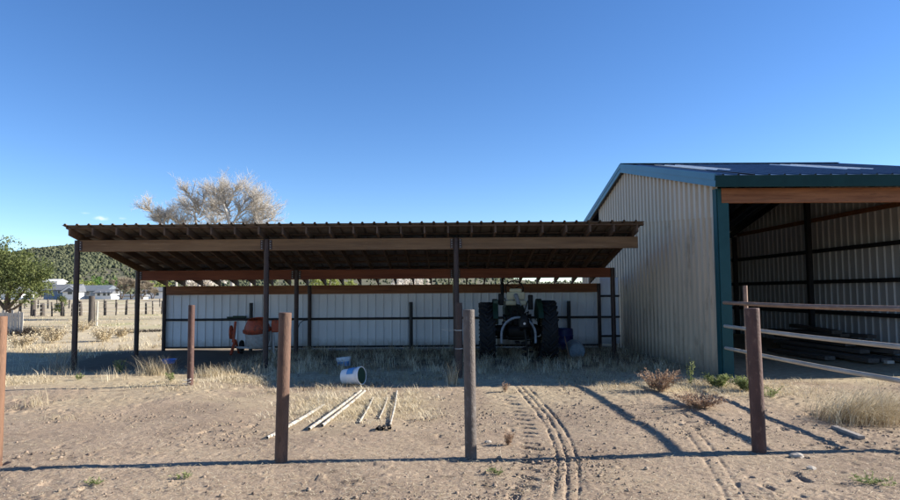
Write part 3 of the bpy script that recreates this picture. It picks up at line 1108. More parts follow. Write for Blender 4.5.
    gb.lathe([(.06, 0), (.06, .12)], 12, 'Y', (.12, -1.08, 1.0))
    gbo = gb.build('gearbox', M['grease'], t, True)
    MB().lathe([(.03, 0), (.03, .02)], 12, 'Y', (.12, -1.10, .96)).build('cap', M['steel'], gbo)
    MB().tube([(.10, .0, .70), (.12, -.85, .98)], .045, 12).build('drive_shaft', M['grease'], t, True)
    ag = MB()
    p0, p1 = Vector((.13, -.95, .86)), Vector((.22, -1.0, .04))
    ag.tube([p0, p1], .026, 10)
    n = 90
    vs, fs = [], []
    ax = (p1 - p0)
    for k in range(n + 1):
        f = .38 + .60 * k / n
        c = p0 + ax * f
        a = k / n * 2 * math.pi * 3.6
        rr = .14
        for q, (rad, dz) in enumerate(((.02, 0), (rr, 0), (rr, .014), (.02, .014))):
            vs.append(c + Vector((math.cos(a) * rad, math.sin(a) * rad, dz)))
    for k in range(n):
        for q in range(4):
            fs.append((k * 4 + q, k * 4 + (q + 1) % 4, k * 4 + 4 + (q + 1) % 4, k * 4 + 4 + q))
    ag.add(vs, fs)
    ag.build('auger', M['grease'], t, True)
    for s in (-1, 1):
        MB().lathe([(.05, 0), (.055, .04), (.03, .05)], 12, 'Y', (s * .55, -.05, .62)).build('rear_lamp', M['steel'], t, True)
    return t


build_tractor()


# ------------------------------------------------------------------ cement mixer
def build_mixer():
    x, y = -5.52, 18.35
    t = thing('cement_mixer', 'orange cement mixer with a cement crusted bowl on a steel frame', 'mixer', (x, y, gz(x, y)), R(6))
    tilt = Matrix.Rotation(R(-4), 3, 'Y') @ Matrix.Rotation(R(10), 3, 'X')
    c = (.10, 0, .62)
    q_ = .80
    up = MB()
    up.lathe([(a_ * q_, b_) for a_, b_ in [(.43, .0), (.455, .02), (.455, .09), (.43, .11), (.43, .16), (.36, .27), (.29, .36), (.30, .37), (.285, .375), (.27, .36), (.34, .26), (.41, .15), (.41, .0)]], 40, 'Z', c, tilt)
    up.build('drum_cone', M['orange'], t, True)
    lo = MB()
    lo.lathe([(a_ * q_, b_) for a_, b_ in [(.12, -.46), (.24, -.45), (.33, -.40), (.385, -.28), (.42, -.12), (.435, -.002)]], 40, 'Z', c, tilt)
    lo.build('drum_bowl', M['cement'], t, True)
    ring = MB()
    for k in range(44):
        a = k * 2 * math.pi / 44
        p = tilt @ Vector((.468 * q_ * math.cos(a), .468 * q_ * math.sin(a), .055)) + Vector(c)
        ring.bar(p, p + tilt @ Vector((.02 * math.cos(a), .02 * math.sin(a), 0)), .03, .06, tilt @ Vector((0, 0, 1)))
    ring.build('ring_gear', M['orange'], t)
    fr = MB()
    fr.bar((-.50, 0, .92), (-.56, -.02, .34), .10, .06, (1, 0, 0))
    fr.bar((-.50, 0, .40), (-.56, -.28, .02), .09, .06, (1, 0, 0))
    fr.bar((-.50, 0, .40), (-.46, .30, .02), .07, .05, (1, 0, 0))
    fr.build('left_leg', M['orange'], t, bevel=.008)
    f2 = MB()
    f2.bar((.52, 0, .86), (.60, -.26, .02), .07, .05, (1, 0, 0))
    f2.bar((.50, 0, .86), (.46, .30, .02), .07, .05, (1, 0, 0))
    f2.build('right_leg', M['cement'], t, bevel=.008)
    MB().bar((-.46, -.03, .20), (.50, -.03, .16), .07, .06).build('crossbar', M['cement'], t, bevel=.008)
    MB().box((.60, .0, .78), (.20, .30, .34)).build('motor_box', M['orange'], t, bevel=.03)
    hw = MB()
    hw.lathe([(.17, -.02), (.19, -.02), (.19, .02), (.17, .02)], 28, 'X', (-.62, .0, .62), close=True)
    for k in range(4):
        a = k * math.pi / 4
        hw.bar((-.62, -.18 * math.cos(a), .62 - .18 * math.sin(a)), (-.62, .18 * math.cos(a), .62 + .18 * math.sin(a)), .02, .02, (1, 0, 0))
    hw.build('tilt_wheel', M['orange'], t, True)
    for s in (-1,):
        MB().lathe([(.05, -.04), (.17, -.045), (.19, -.02), (.19, .02), (.17, .045), (.05, .04)], 24, 'X', (-.38, .25, .19)).build('wheel', M['rubber'], t, True)


build_mixer()


# ------------------------------------------------------------------ barrels, buckets, odds and ends by the shed
def barrel(name, label, mat, loc, r, h, rot=None, cat='barrel'):
    mb = MB()
    prof = [(r * .90, 0), (r * .97, .015), (r, .05), (r, h * .30), (r * 1.035, h * .32), (r * 1.035, h * .35), (r, h * .37), (r, h * .63),
            (r * 1.035, h * .65), (r * 1.035, h * .68), (r, h * .70), (r, h - .05), (r * .97, h - .015), (r * .92, h), (r * .90, h - .02), (.001, h - .02)]
    mb.lathe(prof, 32, 'Z', rot=rot)
    t = thing(name, label, cat, loc)
    mb.build('shell', M[mat], t, True)
    b = MB()
    for dx in (-.5, .5):
        b.lathe([(.03, h - .02), (.03, h - .004), (.02, h)], 10, 'Z', (0, 0, 0)) if False else None
        q = MB().lathe([(.028, h - .02), (.028, h - .003), (.001, h - .002)], 10, 'Z', (dx * r * 1.2, 0, 0))
        vs = [(rot @ Vector(v)) if rot is not None else Vector(v) for v in q.v]
        b.add(vs, q.f)
    b.build('bung', M[mat], t, True)
    return t


p = at(564.5, 343, 19.0)
barrel('plastic_barrel', 'dark blue plastic barrel between the tractor and the barn', 'blue_plastic', (p.x, 19.1, gz(p.x, 19.1)), .27, .62)
p = at(575, 346, 17.4)
barrel('plastic_drum', 'pale blue-grey drum lying on its side with its round end facing out', 'pale_drum', (p.x, 17.4, gz(p.x, 17.4) + .215), .215, .55,
       Matrix.Rotation(R(98), 3, 'X') @ Matrix.Rotation(R(20), 3, 'Z'))
bpy.data.objects['plastic_drum'].location.y += .25
# thin rod leaning from the ground
a, b_ = at(571, 366, 15.6), at(564, 344, 16.2)
o = MB().tube([(0, 0, -.05), (b_.x - a.x, .5, .62)], .012, 8).build('wooden_rod', M['rust_orange'], None, True)
o.location = (a.x, 15.6, gz(a.x, 15.6))
tag(o, 'thin tan rod leaning out of the grass below the pale drum', 'rod')


def bucket(label, loc, rot, inner, h=.40, r0=.14, r1=.168):
    t = thing('bucket', label, 'bucket', loc)
    t.rotation_euler = rot
    mb = MB()
    mb.lathe([(.001, .004), (r0 - .004, 0), (r0, .01), (r1 - .008, h * .84), (r1 + .006, h * .85), (r1 + .006, h * .87), (r1 - .004, h * .88), (r1 - .002, h * .95),
              (r1 + .006, h * .96), (r1 + .006, h), (r1 - .006, h), (r1 - .010, h * .9)], 40)
    mb.build('body', M['white_plastic'], t, True)
    li = MB()
    li.lathe([(r1 - .010, h * .985), (r1 - .014, h * .8), (r0 - .006, .02), (.001, .012)], 40)
    li.build('inside', M[inner], t, True)
    lb = MB()
    vs, fs = [], []
    n = 14
    for k in range(n + 1):
        a = R(20) + R(110) * k / n
        for z in (.36 * h, .72 * h):
            rr = r0 + (r1 - r0) * z / (h * .85) + .0005
            for o_ in (.0, .0025):
                vs.append(((rr + o_) * math.cos(a), (rr + o_) * math.sin(a), z))
    for k in range(n):
        q = k * 4
        fs += [(q + 1, q + 5, q + 7, q + 3), (q, q + 2, q + 6, q + 4), (q, q + 4, q + 5, q + 1), (q + 2, q + 3, q + 7, q + 6)]
    lb.add(vs, fs)
    lb.build('label', M['blue_print'], t)
    hn = MB()
    pts = [((r1 + .012) * math.cos(a), (r1 + .01) * math.sin(a) * .5 - .02, h * .9 + .16 * math.sin(a) * 0 - .10 * math.sin(a)) for a in [k * math.pi / 14 for k in range(15)]]
    hn.tube([(x, -abs(y) - r1 * math.sin(k * math.pi / 14) * .55, z) for k, (x, y, z) in enumerate(pts)], .004, 6)
    hn.build('handle', M['wire'], t)
    return t


x, y = gp(345, 386)
# lies on its side, mouth towards the right and a little towards the viewer
bk = bucket('white bucket lying on its side in the shaded grass, dark green inside', (x - .03, y + .05, gz(x, y) + .135), (0, 0, 0), 'green_dark', .38, .135, .158)
bk.rotation_euler = (Matrix.Rotation(R(-22), 4, 'Z') @ Matrix.Rotation(R(84), 4, 'Y') @ Matrix.Rotation(R(120), 4, 'Z')).to_euler()
p = at(344.5, 358, 15.4)
bk2 = bucket('white bucket standing in grass near the pale rear wall, blue label', (p.x, 15.4, gz(p.x, 15.4) - .14), (0, 0, 0), 'white_plastic', .33)
bk2.rotation_euler = (R(3), R(4), R(195))
# small bright blue tray near the left end of the wall
x, y = gp(169, 363)
tr = thing('plastic_tray', 'small bright blue plastic tray in the shade near the left wall end', 'tray', (x, y, gz(x, y)))
mb = MB()
mb.lathe([(.001, .01), (.13, .0), (.17, .09), (.185, .095), (.185, .105), (.165, .10), (.125, .015), (.001, .016)], 24)
mb.build('bowl', M['bright_blue'], tr, True)
# dark flat lid in the shade beside it
# bent wire hook on the shed wall and a green strip lying on the wall rail
p = at(303, 325, 19.5)
tag(MB().tube([(p.x - .16, 19.5, .62), (p.x - .10, 19.5, .80), (p.x, 19.52, .88), (p.x + .18, 19.5, .90)], .012, 6).build('wire_hook', M['pipe_black'], None, True),
    'bent black wire hook on the pale wall between two shed posts', 'hook')
p = at(236, 316, 19.5)
mb = MB()
mb.bar((p.x - .28, 19.56, .985), (p.x + .28, 19.56, .985), .10, .05)
mb.bar((p.x - .10, 19.54, 1.02), (p.x + .30, 19.54, 1.015), .08, .03)
tag(mb.build('green_cloth', M['green_paint'], None, bevel=.012), 'folded dull green cloth lying on the wall rail left of the mixer', 'cloth')


# ------------------------------------------------------------------ white pipes on the ground
def ground_pipe(a, b, r, label, lift=.0, mat='pvc', wob=.012):
    (x0, y0), (x1, y1) = a, b
    pts = []
    n = 10
    for k in range(n + 1):
        f = k / n
        x, y = x0 + (x1 - x0) * f, y0 + (y1 - y0) * f
        pts.append((x + wob * math.sin(f * 3.1), y, 0))
    zs = [gz(px_, py_) for px_, py_, _ in pts]
    za, zb = max(zs[:3]) + r + lift, max(zs[-3:]) + r + lift
    pts = [(px_, py_, max(za + (zb - za) * k / n, zs[k] + r * .6) + .002) for k, (px_, py_, _) in enumerate(pts)]
    mb = MB()
    n_ = 16
    mb.tube(pts, r, n_, caps=False)
    mb.tube(pts, r * .86, n_, caps=False)
    base = 0
    m = len(pts) * n_
    for e in (0, (len(pts) - 1) * n_):
        mb.f += [(e + k, e + (k + 1) % n_, m + e + (k + 1) % n_, m + e + k) for k in range(n_)]
    o = mb.build('plastic_pipe', M[mat], None, True)
    tag(o, label, 'pipe', 'white pipes lying on the dirt')
    return o


ground_pipe(gp(267, 441), gp(322, 406), .019, 'white pipe nearest the brown rusty post, its near end by the foot of the post')
ground_pipe(gp(273, 438), gp(324, 405), .016, 'white pipe lying along the right side of the one nearest the post')
ground_pipe(gp(309, 431), gp(361, 392.5), .021, 'long white pipe, left one of the long close pair, running up to the shade')
ground_pipe(gp(322, 427), gp(365, 392.5), .021, 'long white pipe, right one of the long close pair, running up to the shade')
ground_pipe(gp(359, 423), gp(373, 398), .014, 'short thin white pipe right of the long close pair')
ground_pipe(gp(379, 418), gp(387, 398), .012, 'very thin pale pipe half buried in straw')
ground_pipe(gp(390, 425), gp(397, 392), .014, 'thin pale pipe farthest right of all the white pipes')
# dark bundle of short pipe ends beside them
x, y = gp(383, 431)
for k, (dx, dz, lab) in enumerate(((-.07, 0, 'left'), (0, .0, 'middle'), (.075, 0, 'right'))):
    mb = MB()
    mb.lathe([(.018, 0), (.024, 0), (.024, .12), (.018, .12)], 16, 'Y', close=True)
    o = mb.build('pipe_collar', M['grease'], None, True)
    o.location = (x + dx, y + .03 * k, gz(x, y) + .026)
    o.rotation_euler = (0, 0, R(-8 + 9 * k))
    tag(o, 'short black pipe collar, %s one of three beside the thin pale pipes' % lab, 'collar', 'black pipe collars on the dirt')
# grey board end at the right and two pale stones
a, b_ = gp(834, 428), gp(862, 440)
o = MB().bar((a[0], a[1], gz(*a) + .015), (b_[0], b_[1], gz(*b_) + .03), .075, .04).build('grey_board', M['grey_board'], None, bevel=.006)
tag(o, 'short weathered grey board lying below the tall straw clump', 'board')


def stone(px, py, s, label):
    x, y = gp(px, py)
    mb = MB()
    bm = bmesh.new()
    bmesh.ops.create_icosphere(bm, subdivisions=2, radius=1)
    rr = random.Random(px)
    for v in bm.verts:
        v.co *= 1 + rr.uniform(-.18, .18)
        v.co = Vector((v.co.x * s, v.co.y * s * .7, v.co.z * s * .45))
    mb.add([v.co.copy() for v in bm.verts], [tuple(v.index for v in f.verts) for f in bm.faces])
    bm.free()
    o = mb.build('stone', M['stone'])
    o.location = (x, y, gz(x, y) + s * .25)
    tag(o, label, 'stone')


stone(797, 458, .07, 'larger pale stone on the dirt right of the thick dark red post')
stone(811, 470, .045, 'smaller pale stone nearest the bottom of the photo at right')
stone(488, 443, .04, 'tiny pale stone beside the tyre tracks')


# ------------------------------------------------------------------ lumber inside the barn
bw = barn.matrix_world if False else (Matrix.Translation((5.32, 12.75, 0)) @ Matrix.Rotation(R(.7), 4, 'Z'))
rl = random.Random(5)
boards = [(5.1, 2.6, .10, 3.6), (5.5, 2.9, .10, 4.2), (5.9, 2.2, .10, 4.4), (6.3, 3.4, .10, 4.2), (5.3, 3.4, .22, 3.4), (5.75, 2.9, .22, 4.0),
          (6.2, 3.0, .22, 4.4), (5.5, 4.0, .34, 3.4), (6.0, 3.3, .34, 3.8), (6.45, 4.0, .34, 3.6), (5.9, 5.0, .46, 3.4), (6.35, 4.6, .46, 3.2), (4.6, 3.4, .05, 2.6), (6.1, 5.2, .58, 2.8)]
for k, (bx, by, bz, L) in enumerate(boards):
    an = R(rl.uniform(-7, 7))
    o = MB().box((0, 0, 0), (.26, L, .09)).build('lumber_board', M['lumber'], None, bevel=.006)
    o.matrix_world = bw @ Matrix.Translation((bx - .9, by + L / 2 - .6, bz)) @ Matrix.Rotation(an, 4, 'Z') @ Matrix.Rotation(R(rl.uniform(-1, 1)), 4, 'X')
    tag(o, 'old dark board in the long heap along the right barn wall', 'board', 'dark boards heaped inside the barn')
o = MB().box((0, 0, 0), (.16, .12, .07)).build('lit_board_end', M['picket'], None, bevel=.006)  # pale colour carries the light on a board end
p = at(889, 362, 14.6)
o.location = (p.x, 14.6, .30)
o.location.z = p.z
tag(o, 'small pale block standing in for a lit board end at the near end of the dark board heap', 'block')


# ------------------------------------------------------------------ grass and weeds
def blades(n, px, py, h, lean=.5, wid=.006, seg=3, tint=None, zfn=None, droop=.5, seedang=None):
    """n bent blades at px,py (arrays) with heights h -> verts, faces, tint (flat ribbons with a fold)"""
    a = rng.random(n) * 2 * math.pi if seedang is None else seedang
    ln = lean * (0.3 + rng.random(n))
    w_ = wid * (0.6 + .8 * rng.random(n))
    z0 = gz_base(px, py) if zfn is None else zfn
    sx, sy = -np.sin(a), np.cos(a)
    vs = np.zeros((n, (seg + 1) * 2, 3))
    for k in range(seg + 1):
        f = k / seg
        out = h * ln * f ** 1.6
        up = h * f * (1 - droop * ln * f * .5)
        ww = w_ * (1 - f * .85)
        for s in (0, 1):
            q = k * 2 + s
            sg = -1 if s == 0 else 1
            vs[:, q, 0] = px + np.cos(a) * out + sx * ww * sg
            vs[:, q, 1] = py + np.sin(a) * out + sy * ww * sg
            vs[:, q, 2] = z0 + up - (.02 if k == 0 else 0)
    m = (seg + 1) * 2
    base = np.arange(n)[:, None, None] * m
    f = np.array([[k * 2, k * 2 + 1, k * 2 + 3, k * 2 + 2] for k in range(seg)])
    F = (base + f[None]).reshape(-1)
    t = np.repeat(rng.random(n) if tint is None else tint, m)
    return vs.reshape(-1, 3), F, t


def merge(parts):
    V, F, T = [], [], []
    off = 0
    for v, f, t in parts:
        V.append(v)
        F.append(f + off)
        T.append(t)
        off += len(v)
    return np.concatenate(V), np.concatenate(F), np.concatenate(T)


def scatter(n, x0, x1, y0, y1, dens):
    px = x0 + (x1 - x0) * rng.random(n)
    py = y0 + (y1 - y0) * rng.random(n)
    k = rng.random(n) < np.clip(dens(px, py), 0, 1)
    return px[k], py[k]


def clumpy(n, x0, x1, y0, y1, dens, per, spread, hmin, hmax, lean, wid, tilo=0., tihi=1., droop=.5):
    cx, cy = scatter(n, x0, x1, y0, y1, dens)
    m = len(cx)
    ch = hmin + (hmax - hmin) * rng.random(m) ** 1.5
    ct = tilo + (tihi - tilo) * rng.random(m)
    k = np.repeat(np.arange(m), per)
    px = cx[k] + spread * rng.standard_normal(len(k))
    py = cy[k] + spread * rng.standard_normal(len(k))
    hh = ch[k] * (.45 + .7 * rng.random(len(k)))
    tt = np.clip(ct[k] + .25 * (rng.random(len(k)) - .5), 0, 1)
    return blades(len(k), px, py, hh, lean, wid, 3, tt, droop=droop)


def free(px, py):
    """no blades growing through barn floor"""
    return (~((px > 5.2) & (py > 12.7))).astype(float)


g1 = clumpy(2600, -5.2, 5.3, 11.3, 19.6, lambda x, y: free(x, y) * np.clip(.55 + 1.2 * vnoise(x / 1.0, y / 1.0, 71), 0, 1) * sstep(10.9, 12.4, y + .35 * x * (x < 0) * 0 + 1.0 * vnoise(x / .8, y / .8, 72)),
            16, .10, .04, .15, 1.3, .0045, 0, .8)
g1b = clumpy(700, -5.2, 5.3, 13.5, 19.5, lambda x, y: free(x, y) * .8, 16, .07, .16, .36, .8, .005)
tag(np_mesh('dry_grass', *[a for a in (merge([g1, g1b])[0], merge([g1, g1b])[1])], 4, M['straw'], tint=merge([g1, g1b])[2]) if False else
    (lambda m: np_mesh('shaded_dry_grass', m[0], m[1], 4, M['straw'], tint=m[2]))(merge([g1, g1b])),
    'thin dry grass in the barn shade before the open shed', 'grass', kind='stuff')
g2 = clumpy(2000, -11.5, -3.3, 11.9, 14.6, lambda x, y: np.clip(.45 + 1.5 * vnoise(x / .9, y / .9, 73), 0, 1) * np.exp(-((y - 13.0) / .9) ** 2), 20, .11, .03, .14, 1.4, .0038, .5, 1)
g2b = clumpy(260, -12, -3.3, 12.3, 15.2, lambda x, y: np.clip(.2 + 1.6 * vnoise(x / .7, y / .7, 74), 0, 1), 12, .05, .12, .30, .8, .0035, .4, 1)
g3 = clumpy(800, -3.0, .1, 8.6, 11.6, lambda x, y: np.exp(-(((x + 1.45) / .95) ** 2 + ((y - 10.0) / 1.1) ** 2)), 20, .09, .04, .16, 1.4, .0035, .5, 1)
g3b = clumpy(260, -4.5, 5.2, 10.3, 11.9, lambda x, y: np.clip(.1 + 1.6 * vnoise(x / .6, y / .6, 75), 0, 1), 12, .06, .04, .14, 1.1, .003, .3, 1)
g4 = clumpy(1700, 2.5, 6.6, 10.3, 12.7, lambda x, y: np.exp(-(((x - 4.6) / 1.3) ** 2 + ((y - 11.5) / .75) ** 2)), 18, .10, .03, .13, 1.5, .0035, .55, 1)
g5 = clumpy(500, 5.2, 9.5, 8.4, 12.2, lambda x, y: np.clip(.2 + 1.3 * vnoise(x / .8, y / .8, 76), 0, 1) * .7, 14, .08, .05, .18, 1.1, .003, .3, 1)
g6 = clumpy(700, -7.5, 6.5, 6.0, 11.6, lambda x, y: np.clip(.05 + .9 * vnoise(x / .5, y / .5, 77), 0, 1), 6, .05, .025, .07, 1.4, .0025, .2, .9)
m_ = merge([g2, g2b, g3, g3b, g4, g5, g6])
tag(np_mesh('sunlit_dry_grass', m_[0], m_[1], 4, M['straw'], tint=m_[2]), 'pale sunlit straw growing in patches on the dirt', 'grass', kind='stuff')
# taller straw beyond the shed on the left
g7 = clumpy(5200, -60, -8.9, 17, 75, lambda x, y: (x < -.52 * y * .0 - 8.9) * np.clip(.35 + 1.2 * vnoise(x / 4, y / 4, 78), 0, 1) * (1 - .5 * sstep(40, 75, y)), 10, .14, .07, .24, .9, .009, .2, 1)
g8 = clumpy(700, -16, -9.4, 16.5, 26, lambda x, y: np.clip(.4 + 1.2 * vnoise(x / 1.5, y / 1.5, 79), 0, 1), 14, .10, .10, .32, .9, .006, .2, 1)
g9 = clumpy(3000, -60, -8.9, 16.5, 60, lambda x, y: np.clip(.25 + 1.2 * vnoise(x / 2, y / 2, 80), 0, 1), 12, .2, .06, .16, 1.0, .010, .1, .8)
m_ = merge([g7, g8, g9])
tag(np_mesh('pasture_grass', m_[0], m_[1], 4, M['straw'], tint=m_[2]), 'dry pasture grass beyond the left end of the shed', 'grass', kind='stuff')


def tuft(name, label, cat, px, py, n, spread, hmin, hmax, lean, mat, wid=.006, group=None, y=None, bias=None, droop=.5, ysp=None):
    x, yy = gp(px, py) if y is None else (px, y)
    ox = spread * np.clip(rng.standard_normal(n), -1.9, 1.9)
    oy = (ysp if ysp is not None else spread) * np.clip(rng.standard_normal(n), -1.9, 1.9)
    h = hmin + (hmax - hmin) * rng.random(n) ** 1.2
    a = None
    if bias is not None:
        a = bias + 1.0 * rng.standard_normal(n)
    v, f, t = blades(n, x + ox, yy + oy, h, lean, wid, 4, None, seedang=a, droop=droop)
    v[:, 0] -= x
    v[:, 1] -= yy
    z = gz(x, yy)
    v[:, 2] -= z
    o = np_mesh(name, v, f, 4, M[mat], tint=t)
    o.location = (x, yy, z)
    return tag(o, label, cat, group)


def weed(name, label, cat, px, py, stems, h, spread, mat, leaf=.012, nleaf=26, group=None):
    """branching weed: thin stems with small leaves or twiglets along them"""
    x, yy = gp(px, py)
    V, F, T = [], [], []
    off = 0
    for s in range(stems):
        a = rng.random() * 6.283
        ln = (.15 + .75 * rng.random()) * spread
        hh = h * (.55 + .5 * rng.random())
        r0 = rng.random() * spread * .35
        bx, by = r0 * math.cos(a), r0 * math.sin(a)
        P = [np.array([bx + math.cos(a) * ln * f ** 1.4, by + math.sin(a) * ln * f ** 1.4, hh * f]) for f in np.linspace(0, 1, 7)]
        sd_ = np.array([-math.sin(a), math.cos(a), 0]) * .003
        v = np.array([p + g * sd_ for p in P for g in (-1, 1)])
        V.append(v)
        F.append(np.array([[k * 2, k * 2 + 1, k * 2 + 3, k * 2 + 2] for k in range(6)]).reshape(-1) + off)
        T.append(np.full(len(v), .3 + .4 * rng.random()))
        off += len(v)
        for k in range(nleaf):
            f = .15 + .85 * rng.random()
            i = min(int(f * 6), 5)
            p = P[i] + (P[i + 1] - P[i]) * (f * 6 - i)
            d = rng.standard_normal(3)
            d /= np.linalg.norm(d)
            d[2] = abs(d[2]) * .8 + .1
            e = np.cross(d, rng.standard_normal(3))
            e /= np.linalg.norm(e)
            L, W = leaf * (1 + 2.4 * rng.random()), leaf * (.25 + .25 * rng.random())
            v = np.array([p, p + d * L * .5 + e * W, p + d * L, p + d * L * .5 - e * W])
            V.append(v)
            F.append(np.array([0, 1, 2, 3]) + off)
            T.append(np.full(4, rng.random()))
            off += 4
    o = np_mesh(name, np.concatenate(V), np.concatenate(F), 4, M[mat], tint=np.concatenate(T))
    o.location = (x, yy, gz(x, yy))
    return tag(o, label, cat, group)


tuft('grass_tuft', 'tall straw tuft by the slim reddish post, spraying out to the left', 'grass tuft', 158, 374, 520, .17, .15, .50, .9, 'straw', .0032)
tuft('grass_tuft', 'low straw tuft between the slim reddish post and the edge of the shade', 'grass tuft', 215, 376, 380, .2, .10, .32, 1.0, 'straw', .0032)
tuft('grass_tuft', 'big pale straw clump bent over to the right near the right edge', 'grass tuft', 858, 420, 1300, .26, .25, .72, 1.5, 'straw', .0028, bias=-.35, ysp=.2, droop=.75)
tuft('grass_tuft', 'second straw clump at the right edge behind the bent one', 'grass tuft', 896, 412, 600, .24, .2, .5, 1.3, 'straw', .0028, bias=-.3, droop=.7)
tuft('grass_tuft', 'straw tuft at the foot of the dark post with wire ties', 'grass tuft', 453, 385, 80, .06, .2, .5, .5, 'straw', .005)
tuft('grass_tuft', 'thin straw tuft standing left in the dirt before the shed shadow', 'grass tuft', 36, 405, 90, .12, .12, .45, .9, 'straw', .0022)
tuft('grass_tuft', 'wispy straw tuft left of the orange brown post shadow streak', 'grass tuft', 60, 420, 70, .14, .05, .16, 1.3, 'straw', .0022)
tuft('grass_tuft', 'tall dry stalks near the left front post of the shed', 'grass tuft', 62, 371, 70, .16, .3, .62, .9, 'straw', .0035)
weed('weed', 'tall reddish dead weed before the tan barn wall', 'weed', 660, 394, 90, .34, .36, 'weed_red', .015, 36)
weed('weed', 'low spreading rust red weed in front of the barn corner', 'weed', 700, 410, 100, .20, .44, 'weed_red', .014, 34)
weed('weed', 'small pale reddish weed in the dirt left of the tyre tracks', 'weed', 508, 445, 26, .15, .10, 'weed_red', .010, 22)
weed('weed', 'reddish weed sprig at the shade edge above the tyre tracks', 'weed', 505, 392, 14, .16, .1, 'weed_red', .012, 20)
weed('weed', 'green leafy weed under the teal corner trim', 'weed', 718, 388, 60, .24, .26, 'weed_green', .020, 30)
weed('weed', 'green leafy weed beside the upright of the rails', 'weed', 747, 391, 60, .24, .24, 'weed_green', .020, 30)
weed('weed', 'tall single grey-green sprig before the barn wall', 'weed', 690, 388, 6, .50, .10, 'weed_green', .020, 24)
weed('weed', 'small green sprig in the lit straw below the roof shadow', 'weed', 120, 373, 14, .28, .16, 'weed_green', .018, 22)
weed('weed', 'small green weed right of the slim reddish post', 'weed', 171, 382, 12, .18, .12, 'weed_green', .018, 20)
weed('weed', 'low green weed near the left edge in pale straw', 'weed', 78, 380, 10, .14, .10, 'weed_green', .016, 18)
weed('weed', 'low flat green weed near the bottom right corner', 'weed', 870, 486, 16, .06, .22, 'weed_green', .014, 14)
weed('weed', 'tiny green weed near the bottom centre of the photo', 'weed', 497, 476, 10, .05, .10, 'weed_green', .012, 12)
weed('weed', 'tiny green weed in the dirt at the lower left', 'weed', 96, 489, 9, .04, .13, 'weed_green', .012, 12)
weed('weed', 'tiny green weed between the two left front posts', 'weed', 183, 483, 9, .05, .10, 'weed_green', .012, 12)
weed('weed', 'olive weed clump among reddish stems right of the wiggly rail shadows', 'weed', 770, 398, 20, .16, .3, 'weed_green', .015, 18)


for px, py, st, hh, sp, lab in ((104, 341, 60, .55, .55, 'pale dead bush between the first two left shed posts'),
                                (52, 343, 60, .6, .6, 'pale dead bush left of the first shed post'),
                                (120, 338, 40, .4, .5, 'low pale dead bush just left of the second shed post'),
                                (22, 347, 50, .45, .6, 'low pale dead bush near the left edge beyond the roof shadow'),
                                (82, 332, 50, .6, .6, 'pale dead bush on the pasture just right of the first shed post')):
    weed('dead_bush', lab, 'bush', px, py, st, hh, sp, 'straw', .03, 30)

# clods, pebbles and straw bits strewn over the dirt
def clods():
    n = 30000
    d = 4.3 * (14 / 4.3) ** rng.random(n)
    a = R(-37) + R(74) * rng.random(n)
    x, y = d * np.sin(a), d * np.cos(a)
    keep = rng.random(n) < np.clip(.25 + 1.9 * fbm(x / 1.3, y / 1.3, 3, 91), .05, 1)
    x, y = x[keep], y[keep]
    n = len(x)
    z = gz_base(x, y)
    base = np.array([(1, 0, 0), (-1, 0, 0), (0, 1, 0), (0, -1, 0), (0, 0, 1), (0, 0, -1), (.6, .6, .6), (-.6, -.6, .55)])
    base = np.array([(math.cos(k * 1.0472), math.sin(k * 1.0472), -.3) for k in range(6)]
                    + [(.62 * math.cos(k * 1.0472 + .5), .62 * math.sin(k * 1.0472 + .5), .55) for k in range(6)] + [(0, 0, .75)])
    fac = []
    for k in range(6):
        j = (k + 1) % 6
        fac += [(k, j, 6 + k), (j, 6 + j, 6 + k), (6 + k, 6 + j, 12)]
    fac = np.array(fac)
    s = .003 + .017 * rng.random(n) ** 6 + .007 * rng.random(n)
    V = base[None] * (1 + .5 * (rng.random((n, 13, 3)) - .5)) * s[:, None, None]
    V[..., 2] *= .8
    V[..., 0] += x[:, None]
    V[..., 1] += y[:, None]
    V[..., 2] += (z + .006 + s * .1)[:, None]
    F = (fac[None] + (np.arange(n) * 13)[:, None, None]).reshape(-1)
    tag(np_mesh('dirt_clods', V.reshape(-1, 3), F, 3, M['clod']), 'loose dirt clods and pebbles strewn over the corral', 'clods', kind='stuff')
    n = 18000
    d = 4.5 * (12 / 4.5) ** rng.random(n)
    a = R(-37) + R(74) * rng.random(n)
    x, y = d * np.sin(a), d * np.cos(a)
    L = .015 + .07 * rng.random(n) ** 2.5
    th = rng.random(n) * 6.283
    z = gz_base(x, y) + .016
    dx, dy = np.cos(th) * L, np.sin(th) * L
    wx, wy = -np.sin(th) * .0022, np.cos(th) * .0022
    dz = .012 * (rng.random(n) - .3)
    V = np.stack([np.stack([x - wx, y - wy, z], -1), np.stack([x + wx, y + wy, z], -1),
                  np.stack([x + dx + wx, y + dy + wy, z + dz], -1), np.stack([x + dx - wx, y + dy - wy, z + dz], -1)], 1).reshape(-1, 3)
    F = (np.arange(n)[:, None] * 4 + np.arange(4)[None]).reshape(-1)
    tag(np_mesh('straw_litter', V, F, 4, M['straw'], tint=np.repeat(.3 + .7 * rng.random(n), 4)), 'bits of straw lying on the dirt', 'straw', kind='stuff')


clods()


